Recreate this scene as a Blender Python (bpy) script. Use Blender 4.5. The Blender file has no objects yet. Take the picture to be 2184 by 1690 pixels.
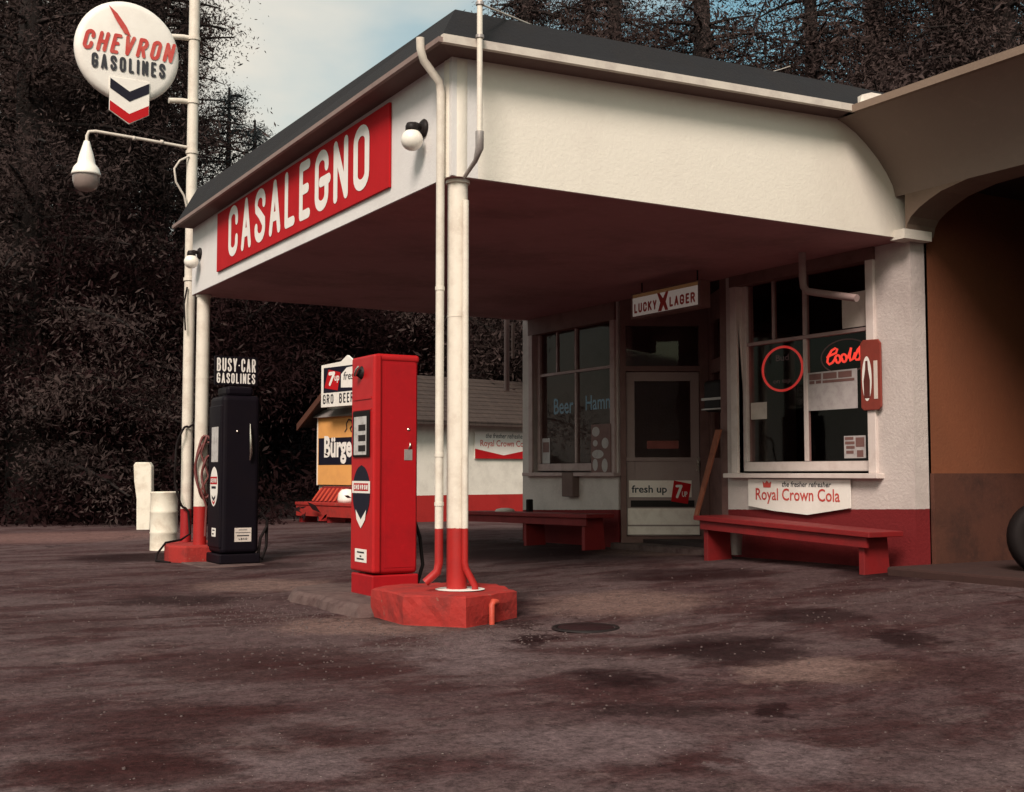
import bpy, bmesh, math, random
import numpy as np
from mathutils import Vector, Matrix
R=math.radians; PI=math.pi
rng=np.random.default_rng(7); random.seed(7)
sc=bpy.context.scene; COL=sc.collection

# ---------------------------------------------------------------- camera, world, sun, exposure
CAM=Vector((-3.725,-7.09,0.98))
cd=bpy.data.cameras.new('camera'); cam=bpy.data.objects.new('camera',cd); COL.objects.link(cam)
cam.location=CAM; cam.rotation_euler=(R(90+3.68),0,R(-30.33))
cd.sensor_fit='HORIZONTAL'; cd.sensor_width=36; cd.lens=2565/2184*36; cd.clip_start=0.05; cd.clip_end=2000
sc.camera=cam
SUN_EL,SUN_AZ=40,225      # azimuth of the sun: clockwise from +Y (north)
w=bpy.data.worlds.new('World'); sc.world=w; w.use_nodes=True
nt=w.node_tree; bg=nt.nodes['Background']; bg.inputs['Strength'].default_value=0.10
sky=nt.nodes.new('ShaderNodeTexSky'); sky.sky_type='NISHITA'; sky.sun_disc=False
sky.sun_elevation=R(SUN_EL); sky.sun_rotation=R(SUN_AZ); sky.dust_density=4; sky.air_density=1.2; sky.ozone_density=2.5
tc=nt.nodes.new('ShaderNodeTexCoord'); mp=nt.nodes.new('ShaderNodeMapping'); mp.inputs['Scale'].default_value=(1,1,2.2)
nz=nt.nodes.new('ShaderNodeTexNoise'); nz.inputs['Scale'].default_value=2.3; nz.inputs['Detail'].default_value=6
rp=nt.nodes.new('ShaderNodeValToRGB'); rp.color_ramp.elements[0].position=.34; rp.color_ramp.elements[1].position=.60
mx=nt.nodes.new('ShaderNodeMix'); mx.data_type='RGBA'; mx.inputs['B'].default_value=(5.7,5.4,4.75,1)
L=nt.links.new
L(tc.outputs['Generated'],mp.inputs['Vector']); L(mp.outputs[0],nz.inputs['Vector']); L(nz.outputs['Fac'],rp.inputs[0])
tn=nt.nodes.new('ShaderNodeMix'); tn.data_type='RGBA'; tn.blend_type='MULTIPLY'; tn.inputs['Factor'].default_value=1; tn.inputs['B'].default_value=(1.05,1.28,1.0,1)
L(sky.outputs[0],tn.inputs['A']); L(rp.outputs[0],mx.inputs['Factor']); L(tn.outputs['Result'],mx.inputs['A']); L(mx.outputs['Result'],bg.inputs['Color'])
sd=bpy.data.lights.new('sun','SUN'); so=bpy.data.objects.new('sun',sd); COL.objects.link(so)
sd.energy=2.7; sd.angle=R(20); sd.color=(1.0,.85,.775)
az=R(SUN_AZ); el=R(SUN_EL)
sdir=Vector((math.sin(az)*math.cos(el),math.cos(az)*math.cos(el),math.sin(el)))
so.rotation_euler=sdir.to_track_quat('Z','Y').to_euler(); so.location=(0,-20,30)
vs=sc.view_settings; vs.view_transform='Standard'; vs.look='None'; vs.exposure=0.5; vs.gamma=1

# ---------------------------------------------------------------- materials
MAT={}
def nodes(name):
    m=bpy.data.materials.new(name); m.use_nodes=True; MAT[name]=m
    return m,m.node_tree,m.node_tree.nodes['Principled BSDF']
def N(t,kind,**kw):
    n=t.nodes.new(kind)
    for k,v in kw.items():
        if hasattr(n,k): setattr(n,k,v)
        else: n.inputs[k.replace('_',' ')].default_value=v
    return n
def math_(t,op,a,b=None,clamp=False):
    n=t.nodes.new('ShaderNodeMath'); n.operation=op; n.use_clamp=clamp
    for i,v in enumerate((a,b)):
        if v is None: continue
        if isinstance(v,(int,float)): n.inputs[i].default_value=v
        else: t.links.new(v,n.inputs[i])
    return n.outputs[0]
def mixc(t,f,a,b):
    n=t.nodes.new('ShaderNodeMix'); n.data_type='RGBA'
    for k,v in (('Factor',f),('A',a),('B',b)):
        if isinstance(v,(int,float)): n.inputs[k].default_value=v
        elif isinstance(v,tuple): n.inputs[k].default_value=(*v[:3],1)
        else: t.links.new(v,n.inputs[k])
    return n.outputs['Result']
def ramp(t,v,a,b):
    n=t.nodes.new('ShaderNodeMapRange'); n.inputs['From Min'].default_value=a; n.inputs['From Max'].default_value=b
    n.interpolation_type='SMOOTHSTEP'; t.links.new(v,n.inputs['Value']); return n.outputs['Result']
def noise(t,scale,detail=5,rough=.55,vec=None,dist=0):
    n=N(t,'ShaderNodeTexNoise',Scale=scale,Detail=detail,Roughness=rough,Distortion=dist)
    if vec is None:
        g=t.nodes.new('ShaderNodeNewGeometry'); vec=g.outputs['Position']
    t.links.new(vec,n.inputs['Vector']); return n.outputs['Fac']
def bump(t,p,h,s,d=.01):
    b=N(t,'ShaderNodeBump',Strength=s,Distance=d); t.links.new(h,b.inputs['Height']); t.links.new(b.outputs[0],p.inputs['Normal'])
def paint(name,c,rough=.55,dirt=.35,dcol=None,scale=4,bmp=.25,bscale=60,metal=0,spec=.4,band=None,chip=None):
    """painted / worn surface: blotchy dirt, fine grain bump; band=(z0,slope_y,colour) repaints below a line"""
    m,t,p=nodes(name)
    dcol=dcol or tuple(x*.55 for x in c)
    n1=noise(t,scale,7,.62); n2=noise(t,scale*9,4)
    f=math_(t,'MULTIPLY',ramp(t,n1,.42,.72),dirt)
    base=mixc(t,f,c,dcol)
    base=mixc(t,math_(t,'MULTIPLY',ramp(t,n2,.5,.75),dirt*.5),base,tuple(min(1,x*1.25) for x in c))
    if chip:
        cz=noise(t,chip[1],6,.7); base=mixc(t,ramp(t,cz,chip[0],chip[0]+.04),base,chip[2])
    if band:
        g=t.nodes.new('ShaderNodeNewGeometry'); s=t.nodes.new('ShaderNodeSeparateXYZ'); t.links.new(g.outputs['Position'],s.inputs[0])
        lim=math_(t,'ADD',math_(t,'MULTIPLY',s.outputs['Y'],band[1]),band[0])
        h=math_(t,'SUBTRACT',lim,s.outputs['Z']); wob=math_(t,'MULTIPLY',math_(t,'SUBTRACT',n2,.5),.012)
        k=ramp(t,math_(t,'ADD',h,wob),-.002,.002)
        rb=mixc(t,f,band[2],tuple(x*.6 for x in band[2])); base=mixc(t,k,base,rb)
    t.links.new(base,p.inputs['Base Color'])
    rr=math_(t,'ADD',math_(t,'MULTIPLY',n1,.3),rough-.15,True); t.links.new(rr,p.inputs['Roughness'])
    p.inputs['Metallic'].default_value=metal; p.inputs['Specular IOR Level'].default_value=spec
    if bmp: bump(t,p,noise(t,bscale,4,.6),bmp,.006)
    return m
RED=(.36,.016,.014); DRED=(.30,.012,.014); WHITE=(.78,.72,.63)
paint('stucco_white',(.76,.71,.62),.85,.22,(.55,.48,.42),1.3,.5,45)
paint('fascia_white',(.70,.68,.66),.85,.3,(.52,.47,.45),1.6,.4,50)
paint('store_wall',(.54,.47,.44),.85,.5,(.36,.30,.28),2.2,.9,38,band=(.68,-.027,(.16,.008,.010)))
paint('brown_wall',(.19,.062,.027),.85,.5,(.16,.055,.025),1.6,.5,40)
paint('wing_wall',(.205,.145,.108),.9,.6,(.14,.098,.075),1.2,.5,40)
paint('wing_soffit',(.225,.17,.138),.9,.5,(.25,.19,.16),1.2,.4,40)
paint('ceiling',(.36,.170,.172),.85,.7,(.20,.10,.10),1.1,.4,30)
paint('roof_felt',(.010,.010,.012),.97,.5,(.018,.016,.016),3,.8,40)
paint('gutter',(.60,.54,.47),.6,.5,(.36,.30,.27),5,.15,80)
paint('gutter_dull',(.24,.17,.15),.7,.5,(.14,.10,.09),5,.15,80)
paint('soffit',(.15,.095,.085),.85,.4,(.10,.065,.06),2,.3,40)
paint('pole_white',(.71,.65,.56),.5,.45,(.45,.36,.29),6,.2,50,band=(.62,0,RED))
paint('pole_sign',(.69,.63,.54),.5,.45,(.42,.33,.27),6,.2,50,band=(.58,0,DRED))
paint('red_enamel',(.36,.007,.011),.45,.75,(.24,.006,.009),3,.10,90,spec=.22,chip=(.70,26,(.20,.02,.02)))
paint('red_trim',(.42,.012,.014),.45,.4,(.30,.009,.011),4,.08,90,spec=.25)
paint('red_concrete',(.33,.020,.015),.8,.75,(.16,.020,.016),5,.9,34,chip=(.63,7,(.26,.085,.06)))
paint('red_wood',(.20,.010,.011),.6,.5,(.11,.009,.010),5,.3,30,chip=(.68,14,(.17,.045,.035)))
paint('sign_red',(.44,.010,.014),.75,.4,(.32,.010,.013),3,.1,60,spec=.15)
paint('sign_white',(.80,.76,.70),.5,.3,(.58,.52,.46),4,.1,60)
paint('letter_white',(.80,.76,.71),.6,.25,(.62,.56,.52),8,.1,60)
paint('letter_red',(.50,.05,.04),.6,.4,(.60,.20,.15),9,.05,60)
paint('letter_black',(.028,.028,.034),.5,.3,(.07,.06,.06),8,.05,60)
paint('black_enamel',(.006,.004,.007),.55,.4,(.009,.005,.006),4,.04,60,spec=.10)
paint('navy',(.010,.009,.019),.6,.3,(.02,.016,.024),5,.05,60,spec=.2)
paint('dial',(.50,.48,.46),.4,.7,(.26,.23,.22),14,.0,60)
paint('hose_red',(.15,.040,.036),.55,.5,(.09,.03,.028),12,.2,60)
paint('orange_panel',(.74,.36,.11),.6,.35,(.56,.25,.09),4,.08,60)
paint('barrel_white',(.74,.69,.58),.55,.5,(.44,.34,.25),5,.2,60)
paint('barn_wall',(.74,.70,.62),.85,.45,(.50,.46,.40),3,.5,30,band=(.55,0,RED))
paint('kick_paint',(.88,.76,.69),.6,.5,(.60,.46,.40),6,.2,40)
paint('frame_shaded',(.40,.29,.275),.6,.5,(.24,.16,.15),7,.2,40)  # frame paint with storefront shade in its colour: upper bars, whole left window
paint('door_paint',(.31,.22,.205),.6,.6,(.28,.19,.18),7,.2,40)  # door colour deepened to carry the shade on its upper part
paint('frame_paint',(.64,.55,.51),.55,.4,(.46,.36,.32),8,.15,60)
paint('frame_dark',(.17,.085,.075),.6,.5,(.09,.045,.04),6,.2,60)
paint('rust_pipe',(.50,.065,.035),.55,.5,(.28,.04,.03),12,.25,60)
paint('rubber',(.010,.007,.007),.65,.4,(.018,.012,.012),8,.1,80,spec=.12)
paint('dark_metal',(.014,.010,.010),.55,.4,(.03,.022,.02),8,.1,80,spec=.2)
paint('chrome',(.62,.56,.50),.25,.3,(.35,.28,.24),20,.05,80,metal=1)
paint('iron_cover',(.022,.009,.010),.6,.6,(.035,.016,.016),18,.6,60,spec=.15)
paint('paper',(.62,.54,.48),.8,.4,(.42,.34,.30),9,.1,60)
paint('paper_grey',(.42,.38,.37),.8,.6,(.27,.23,.23),12,.1,60)
paint('wood_orange',(.27,.085,.045),.7,.6,(.15,.045,.025),9,.2,40)
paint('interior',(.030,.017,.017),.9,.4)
paint('galvanised',(.40,.36,.34),.45,.4,(.24,.20,.19),5,.1,60,metal=.5)
paint('bark',(.013,.008,.007),.95,.6,(.008,.005,.004),6,.9,14)
paint('globe_white',(.84,.80,.72),.3,.2,(.70,.62,.54),8,.0,60,spec=.5)
paint('lamp_bowl',(.24,.19,.17),.2,.3,(.16,.12,.11),8,.0,60,spec=.5)
paint('concrete',(.105,.066,.060),.9,.9,(.040,.017,.017),6,.9,30)
paint('curb_brown',(.040,.016,.013),.9,.5,(.022,.010,.009),4,.6,30)
paint('bottle_brown',(.10,.02,.015),.4,.3,None,9,.05)
paint('panel_rust',(.22,.038,.026),.5,.5,(.14,.028,.02),8,.1,60)
paint('dado',(.085,.030,.018),.9,.8,(.035,.014,.010),2.5,.6,30)
# shingle
m,t,p=nodes('shingle')
tcn=t.nodes.new('ShaderNodeTexCoord'); br=N(t,'ShaderNodeTexBrick',Scale=1.0); br.offset=.5
br.inputs['Mortar Size'].default_value=.012; br.inputs['Brick Width'].default_value=.16; br.inputs['Row Height'].default_value=.13
br.inputs['Color1'].default_value=(.062,.042,.035,1); br.inputs['Color2'].default_value=(.036,.024,.021,1); br.inputs['Mortar'].default_value=(.02,.014,.012,1)
t.links.new(tcn.outputs['UV'],br.inputs['Vector'])
t.links.new(mixc(t,math_(t,'MULTIPLY',noise(t,3,6),.8),br.outputs['Color'],(.045,.030,.024)),p.inputs['Base Color']); p.inputs['Roughness'].default_value=.9
bump(t,p,br.outputs['Fac'],-.6,.02)
# glass: reflective pane one can look through
m,t,p=nodes('glass')
gl=N(t,'ShaderNodeBsdfGlossy',Roughness=.03); tr=t.nodes.new('ShaderNodeBsdfTransparent'); ms=t.nodes.new('ShaderNodeMixShader')
tr.inputs['Color'].default_value=(.62,.50,.50,1); gl.inputs['Color'].default_value=(.9,.85,.82,1)
fr=N(t,'ShaderNodeLayerWeight',Blend=.5); fr2=math_(t,'ADD',math_(t,'MULTIPLY',math_(t,'POWER',fr.outputs['Facing'],4.5),.4),.018,True)
t.links.new(fr2,ms.inputs[0]); t.links.new(tr.outputs[0],ms.inputs[1]); t.links.new(gl.outputs[0],ms.inputs[2])
t.links.new(ms.outputs[0],t.nodes['Material Output'].inputs['Surface'])
def emit(name,c,s):
    m,t,p=nodes(name); p.inputs['Base Color'].default_value=(*c,1); p.inputs['Emission Color'].default_value=(*c,1); p.inputs['Emission Strength'].default_value=s
emit('neon_red',(.85,.06,.05),.42); emit('neon_coral',(1,.075,.045),.9); emit('neon_blue',(.07,.18,.23),.2); emit('neon_dim',(.2,.15,.15),.05)
emit('lightbox',(.62,.56,.50),.10); emit('lightbox_amber',(.36,.20,.08),.05)
# foliage
def leafmat(name,c1,c2):
    m,t,p=nodes(name)
    f=noise(t,.55,3); f2=noise(t,5,2)
    c=mixc(t,ramp(t,f,.35,.65),c1,c2); c=mixc(t,math_(t,'MULTIPLY',f2,.5),c,tuple(x*.5 for x in c1))
    t.links.new(c,p.inputs['Base Color']); p.inputs['Roughness'].default_value=.9; p.inputs['Specular IOR Level'].default_value=.04
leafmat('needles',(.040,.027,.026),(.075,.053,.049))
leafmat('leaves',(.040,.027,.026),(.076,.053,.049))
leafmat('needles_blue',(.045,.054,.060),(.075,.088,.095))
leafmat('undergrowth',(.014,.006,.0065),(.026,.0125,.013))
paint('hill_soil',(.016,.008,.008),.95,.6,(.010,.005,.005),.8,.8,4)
# asphalt
m,t,p=nodes('asphalt')
g=t.nodes.new('ShaderNodeNewGeometry'); P=g.outputs['Position']
mpn=N(t,'ShaderNodeMapping'); mpn.inputs['Scale'].default_value=(.45,1.1,1); mpn.inputs['Rotation'].default_value=(0,0,R(28)); t.links.new(P,mpn.inputs['Vector'])
big=noise(t,.55,6,.6,mpn.outputs[0],.6); mid=noise(t,2.2,8,.68,mpn.outputs[0],.4); fine=noise(t,26,6,.75,P); grit=noise(t,140,3,.7,P)
c=mixc(t,ramp(t,big,.36,.62),(.064,.036,.037),(.098,.067,.067))
c=mixc(t,math_(t,'MULTIPLY',ramp(t,mid,.47,.60),.75),c,(.040,.0150,.0152))
c=mixc(t,math_(t,'MULTIPLY',ramp(t,noise(t,4.5,9,.78,P),.52,.66),.5),c,(.125,.085,.080))
vor=t.nodes.new('ShaderNodeTexVoronoi'); vor.feature='DISTANCE_TO_EDGE'; vor.inputs['Scale'].default_value=.42
vw=t.nodes.new('ShaderNodeVectorMath'); vw.operation='ADD'; nv=N(t,'ShaderNodeTexNoise',Scale=1.6,Detail=8,Roughness=.7); t.links.new(P,nv.inputs['Vector'])
vsb=t.nodes.new('ShaderNodeVectorMath'); vsb.operation='SCALE'; vsb.inputs['Scale'].default_value=.9; t.links.new(nv.outputs['Color'],vsb.inputs[0]); t.links.new(P,vw.inputs[0]); t.links.new(vsb.outputs[0],vw.inputs[1]); t.links.new(vw.outputs[0],vor.inputs['Vector'])
crack=math_(t,'MULTIPLY',math_(t,'SUBTRACT',1,ramp(t,vor.outputs['Distance'],.002,.010)),ramp(t,noise(t,.7,3,.5,P),.48,.6))
sep=t.nodes.new('ShaderNodeSeparateXYZ'); t.links.new(P,sep.inputs[0])
wx=math_(t,'ADD',sep.outputs['X'],math_(t,'MULTIPLY',math_(t,'SUBTRACT',noise(t,2.4,9,.72,P),.5),1.0))
wy=math_(t,'ADD',sep.outputs['Y'],math_(t,'MULTIPLY',math_(t,'SUBTRACT',noise(t,2.9,9,.72,P),.5),.55))
def tint(col,c):      # keep the grain of the asphalt inside a stain
    n=t.nodes.new('ShaderNodeMix'); n.data_type='RGBA'; n.inputs['Factor'].default_value=.12; n.inputs['A'].default_value=(*col,1); t.links.new(c,n.inputs['B']); return n.outputs['Result']
def blot(cx,cy,rx,ry,rot,s,col,c):
    dx=math_(t,'SUBTRACT',wx,cx); dy=math_(t,'SUBTRACT',wy,cy); ca,sa=math.cos(R(rot)),math.sin(R(rot))
    u=math_(t,'ADD',math_(t,'MULTIPLY',dx,ca/rx),math_(t,'MULTIPLY',dy,sa/rx)); v=math_(t,'ADD',math_(t,'MULTIPLY',dx,-sa/ry),math_(t,'MULTIPLY',dy,ca/ry))
    d=math_(t,'ADD',math_(t,'MULTIPLY',u,u),math_(t,'MULTIPLY',v,v))
    return mixc(t,math_(t,'MULTIPLY',math_(t,'SUBTRACT',1,ramp(t,d,.25,1.35)),s),c,tint(col,c))
OIL=(.012,.0034,.0040); MAR=(.031,.0093,.0092); PALE=(.165,.106,.093); GREY=(.122,.086,.088); PINK=(.17,.095,.085)
for b in [(1.29,-0.08,0.64,0.72,-30,0.9,PALE),
  (-0.65,-1.38,0.30,0.68,-30,0.9,GREY),
  (-0.60,-0.03,0.69,0.53,-30,0.9,PALE),
  (-0.33,2.93,0.65,0.61,-30,0.9,PALE),
  (-1.31,-3.49,0.40,0.34,-30,0.9,GREY),
  (0.48,-2.82,0.45,0.34,-30,0.9,PALE),
  (-0.42,12.27,1.86,1.92,-30,0.80,PINK),
  (4.44,3.28,1.02,0.83,-30,0.9,PALE),
  (-0.82,-4.02,0.24,0.31,-30,0.9,GREY),
  (-2.31,-3.30,0.25,0.16,-30,0.9,GREY),
  (-1.64,-1.25,0.78,0.60,-30,0.75,MAR),
  (-2.52,-2.42,0.47,0.48,-30,0.75,MAR),
  (-2.83,-3.06,0.40,0.25,-30,0.95,MAR),
  (-2.02,-2.90,0.19,0.28,-30,0.70,MAR),
  (-1.97,-3.50,0.09,0.16,-30,0.40,MAR),
  (-1.17,-3.96,0.14,0.19,-30,0.60,MAR),
  (-0.20,-3.87,0.28,0.42,-30,0.50,MAR),
  (0.86,-3.19,0.44,0.39,-30,0.60,MAR),
  (-0.06,-1.62,0.44,0.18,-30,0.70,MAR),
  (-2.29,1.09,0.61,0.62,-30,0.50,MAR),
  (-0.15,-1.15,0.13,0.33,-30,1.00,OIL),
  (0.56,-2.08,0.48,0.48,-30,0.95,OIL),
  (-0.41,-2.45,0.27,0.34,-30,0.95,OIL),
  (-0.74,-3.15,0.27,0.15,-30,0.75,OIL),
  (-0.31,-3.38,0.11,0.14,-30,0.90,OIL),
  (1.55,-2.43,0.21,0.33,-30,0.95,OIL),
  (1.75,-1.41,0.36,0.38,-30,0.80,OIL),
  (2.75,1.13,0.81,0.61,-30,0.80,OIL),
  (4.47,1.21,0.26,0.31,-30,0.50,OIL),
  (-0.41,6.96,0.86,0.85,-30,0.95,OIL),
  (-1.28,2.08,0.54,0.41,-30,0.80,OIL),
  (4.15,-0.17,0.62,0.56,-30,0.85,OIL),
  (0.34,4.93,0.58,0.50,-30,0.70,OIL),
  (2.91,4.17,0.87,1.11,-30,0.70,OIL),
  (0.23,0.54,0.67,1.14,-30,0.85,OIL),(3.2,5,1.0,2.2,0,.7,OIL)]:
    c=blot(*b,c)
mm=math_(t,'ADD',math_(t,'ADD',math_(t,'MULTIPLY',ramp(t,noise(t,8,9,.8,P),.32,.68),.42),math_(t,'MULTIPLY',ramp(t,fine,.34,.66),.42)),math_(t,'ADD',math_(t,'MULTIPLY',ramp(t,noise(t,55,5,.7,P),.35,.65),.42),math_(t,'MULTIPLY',ramp(t,grit,.3,.7),.30)))
mm=math_(t,'ADD',math_(t,'MULTIPLY',mm,1.25),.10)
vm=t.nodes.new('ShaderNodeVectorMath'); vm.operation='SCALE'; t.links.new(c,vm.inputs[0]); t.links.new(mm,vm.inputs['Scale'])
c=mixc(t,math_(t,'MULTIPLY',crack,.8),vm.outputs[0],(.02,.009,.009))
c=mixc(t,ramp(t,noise(t,70,2,.5,P),.745,.765),c,(.40,.33,.30))
t.links.new(c,p.inputs['Base Color'])
t.links.new(math_(t,'ADD',.62,math_(t,'MULTIPLY',fine,.35)),p.inputs['Roughness']); p.inputs['Specular IOR Level'].default_value=.06
hh=math_(t,'ADD',math_(t,'MULTIPLY',fine,.6),math_(t,'ADD',math_(t,'MULTIPLY',grit,.35),mid)); bump(t,p,hh,.9,.02)

# ---------------------------------------------------------------- mesh helpers
class MB:
    def __init__(s): s.v=[]; s.f=[]; s.sm=[]
    def add(s,vs,fs,smooth=False):
        k=len(s.v); s.v+= [tuple(v) for v in vs]; s.f+=[tuple(i+k for i in f) for f in fs]; s.sm+=[smooth]*len(fs); return s
    def box(s,x0,x1,y0,y1,z0,z1):
        vs=[(x,y,z) for z in (z0,z1) for y in (y0,y1) for x in (x0,x1)]
        return s.add(vs,[(0,2,3,1),(4,5,7,6),(0,1,5,4),(2,6,7,3),(0,4,6,2),(1,3,7,5)])
    def hexa(s,b,t):     # 4 bottom + 4 top corners, counterclockwise seen from above
        return s.add(list(b)+list(t),[(3,2,1,0),(4,5,6,7),(0,1,5,4),(1,2,6,5),(2,3,7,6),(3,0,4,7)])
    def tube(s,path,r,n=12,cap=True):
        path=[Vector(p) for p in path]; rs=r if isinstance(r,(list,tuple)) else [r]*len(path)
        rings=[]; up=None
        for i,p in enumerate(path):
            d=(path[min(i+1,len(path)-1)]-path[max(i-1,0)]).normalized()
            if up is None: up=d.orthogonal().normalized()
            up=(up-d*up.dot(d)).normalized(); sd=d.cross(up)
            rings.append([p+(up*math.cos(2*PI*k/n)+sd*math.sin(2*PI*k/n))*rs[i] for k in range(n)])
        vs=[v for rg in rings for v in rg]; fs=[]
        for i in range(len(path)-1):
            for k in range(n): fs.append((i*n+k,i*n+(k+1)%n,(i+1)*n+(k+1)%n,(i+1)*n+k))
        s.add(vs,fs,True)
        if cap: s.add(rings[0],[tuple(range(n))[::-1]]); s.add(rings[-1],[tuple(range(n))])
        return s
    def lathe(s,prof,c,n=24,axis=(0,0,1)):
        ax=Vector(axis).normalized(); u=ax.orthogonal().normalized(); v=ax.cross(u); c=Vector(c)
        vs=[c+ax*z+(u*math.cos(2*PI*k/n)+v*math.sin(2*PI*k/n))*max(r,1e-4) for r,z in prof for k in range(n)]
        fs=[(i*n+k,i*n+(k+1)%n,(i+1)*n+(k+1)%n,(i+1)*n+k) for i in range(len(prof)-1) for k in range(n)]
        return s.add(vs,fs,True)
    def prism(s,poly,o,u,v,depth):   # 2-D polygon in plane (o,u,v) extruded by depth along u x v
        o,u,v=Vector(o),Vector(u),Vector(v); n=u.cross(v).normalized(); k=len(poly)
        a=[o+u*x+v*y for x,y in poly]; b=[p+n*depth for p in a]
        return s.add(a+b,[tuple(range(k))[::-1],tuple(range(k,2*k))]+[(i,(i+1)%k,k+(i+1)%k,k+i) for i in range(k)])
    def flat(s,poly,o,u,v,off=0):
        o,u,v=Vector(o),Vector(u),Vector(v); n=u.cross(v).normalized()
        return s.add([o+u*x+v*y+n*off for x,y in poly],[tuple(range(len(poly)))])
    def wall(s,o,u,v,us,vs_,holes,th):   # panel with rectangular holes; o + a*u + b*v, thickness th along u x v
        o,u,v=Vector(o),Vector(u),Vector(v); n=u.cross(v).normalized()
        us=sorted(set(us)); vs_=sorted(set(vs_))
        solid=lambda i,j: 0<=i<len(us)-1 and 0<=j<len(vs_)-1 and not any(h[0]<=us[i] and us[i+1]<=h[1] and h[2]<=vs_[j] and vs_[j+1]<=h[3] for h in holes)
        pt=lambda a,b,d: o+u*a+v*b+n*d
        for i in range(len(us)-1):
            for j in range(len(vs_)-1):
                if not solid(i,j): continue
                a0,a1,b0,b1=us[i],us[i+1],vs_[j],vs_[j+1]
                s.add([pt(a0,b0,th),pt(a1,b0,th),pt(a1,b1,th),pt(a0,b1,th)],[(0,1,2,3)])
                s.add([pt(a0,b0,0),pt(a1,b0,0),pt(a1,b1,0),pt(a0,b1,0)],[(3,2,1,0)])
                for (di,dj,e) in ((-1,0,(a0,b0,a0,b1)),(1,0,(a1,b0,a1,b1)),(0,-1,(a0,b0,a1,b0)),(0,1,(a0,b1,a1,b1))):
                    if not solid(i+di,j+dj):
                        s.add([pt(e[0],e[1],0),pt(e[2],e[3],0),pt(e[2],e[3],th),pt(e[0],e[1],th)],[(0,1,2,3)])
        return s
    def build(s,name,mat,parent=None,bevel=0,local=False,segs=2,shift=(0,0,0)):
        me=bpy.data.meshes.new(name)
        off=Vector(shift)
        if parent is not None and not local:
            q=parent
            while q is not None: off=off+Vector(q.location); q=q.parent
        me.from_pydata([(v[0]-off[0],v[1]-off[1],v[2]-off[2]) for v in s.v],[],s.f)
        me.polygons.foreach_set('use_smooth',s.sm)
        bm=bmesh.new(); bm.from_mesh(me)
        bmesh.ops.remove_doubles(bm,verts=bm.verts,dist=1e-5) if bevel else None
        bmesh.ops.recalc_face_normals(bm,faces=bm.faces)
        if bevel:
            es=[e for e in bm.edges if len(e.link_faces)==2 and e.calc_face_angle(0)>R(35)]
            bmesh.ops.bevel(bm,geom=es,offset=bevel,segments=segs,affect='EDGES',profile=.5,clamp_overlap=True)
        bm.to_mesh(me); bm.free()
        me.materials.append(MAT[mat])
        o=bpy.data.objects.new(name,me); COL.objects.link(o)
        if parent is not None: o.parent=parent
        return o
def tag(o,label=None,cat=None,group=None,kind=None):
    for k,v in (('label',label),('category',cat),('group',group),('kind',kind)):
        if v: o[k]=v
    return o
def empty(name,loc,label,cat,group=None,rz=0):
    o=bpy.data.objects.new(name,None); COL.objects.link(o); o.location=loc; o.rotation_euler=(0,0,rz); o.empty_display_size=.2
    return tag(o,label,cat,group)
def place_at(name,mb,mat,origin,label,cat,group=None,bevel=0,kind=None):   # a thing that is one mesh, its origin at its base
    o=mb.build(name,mat,None,bevel,shift=origin); o.location=origin
    return tag(o,label,cat,group,kind)

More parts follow.
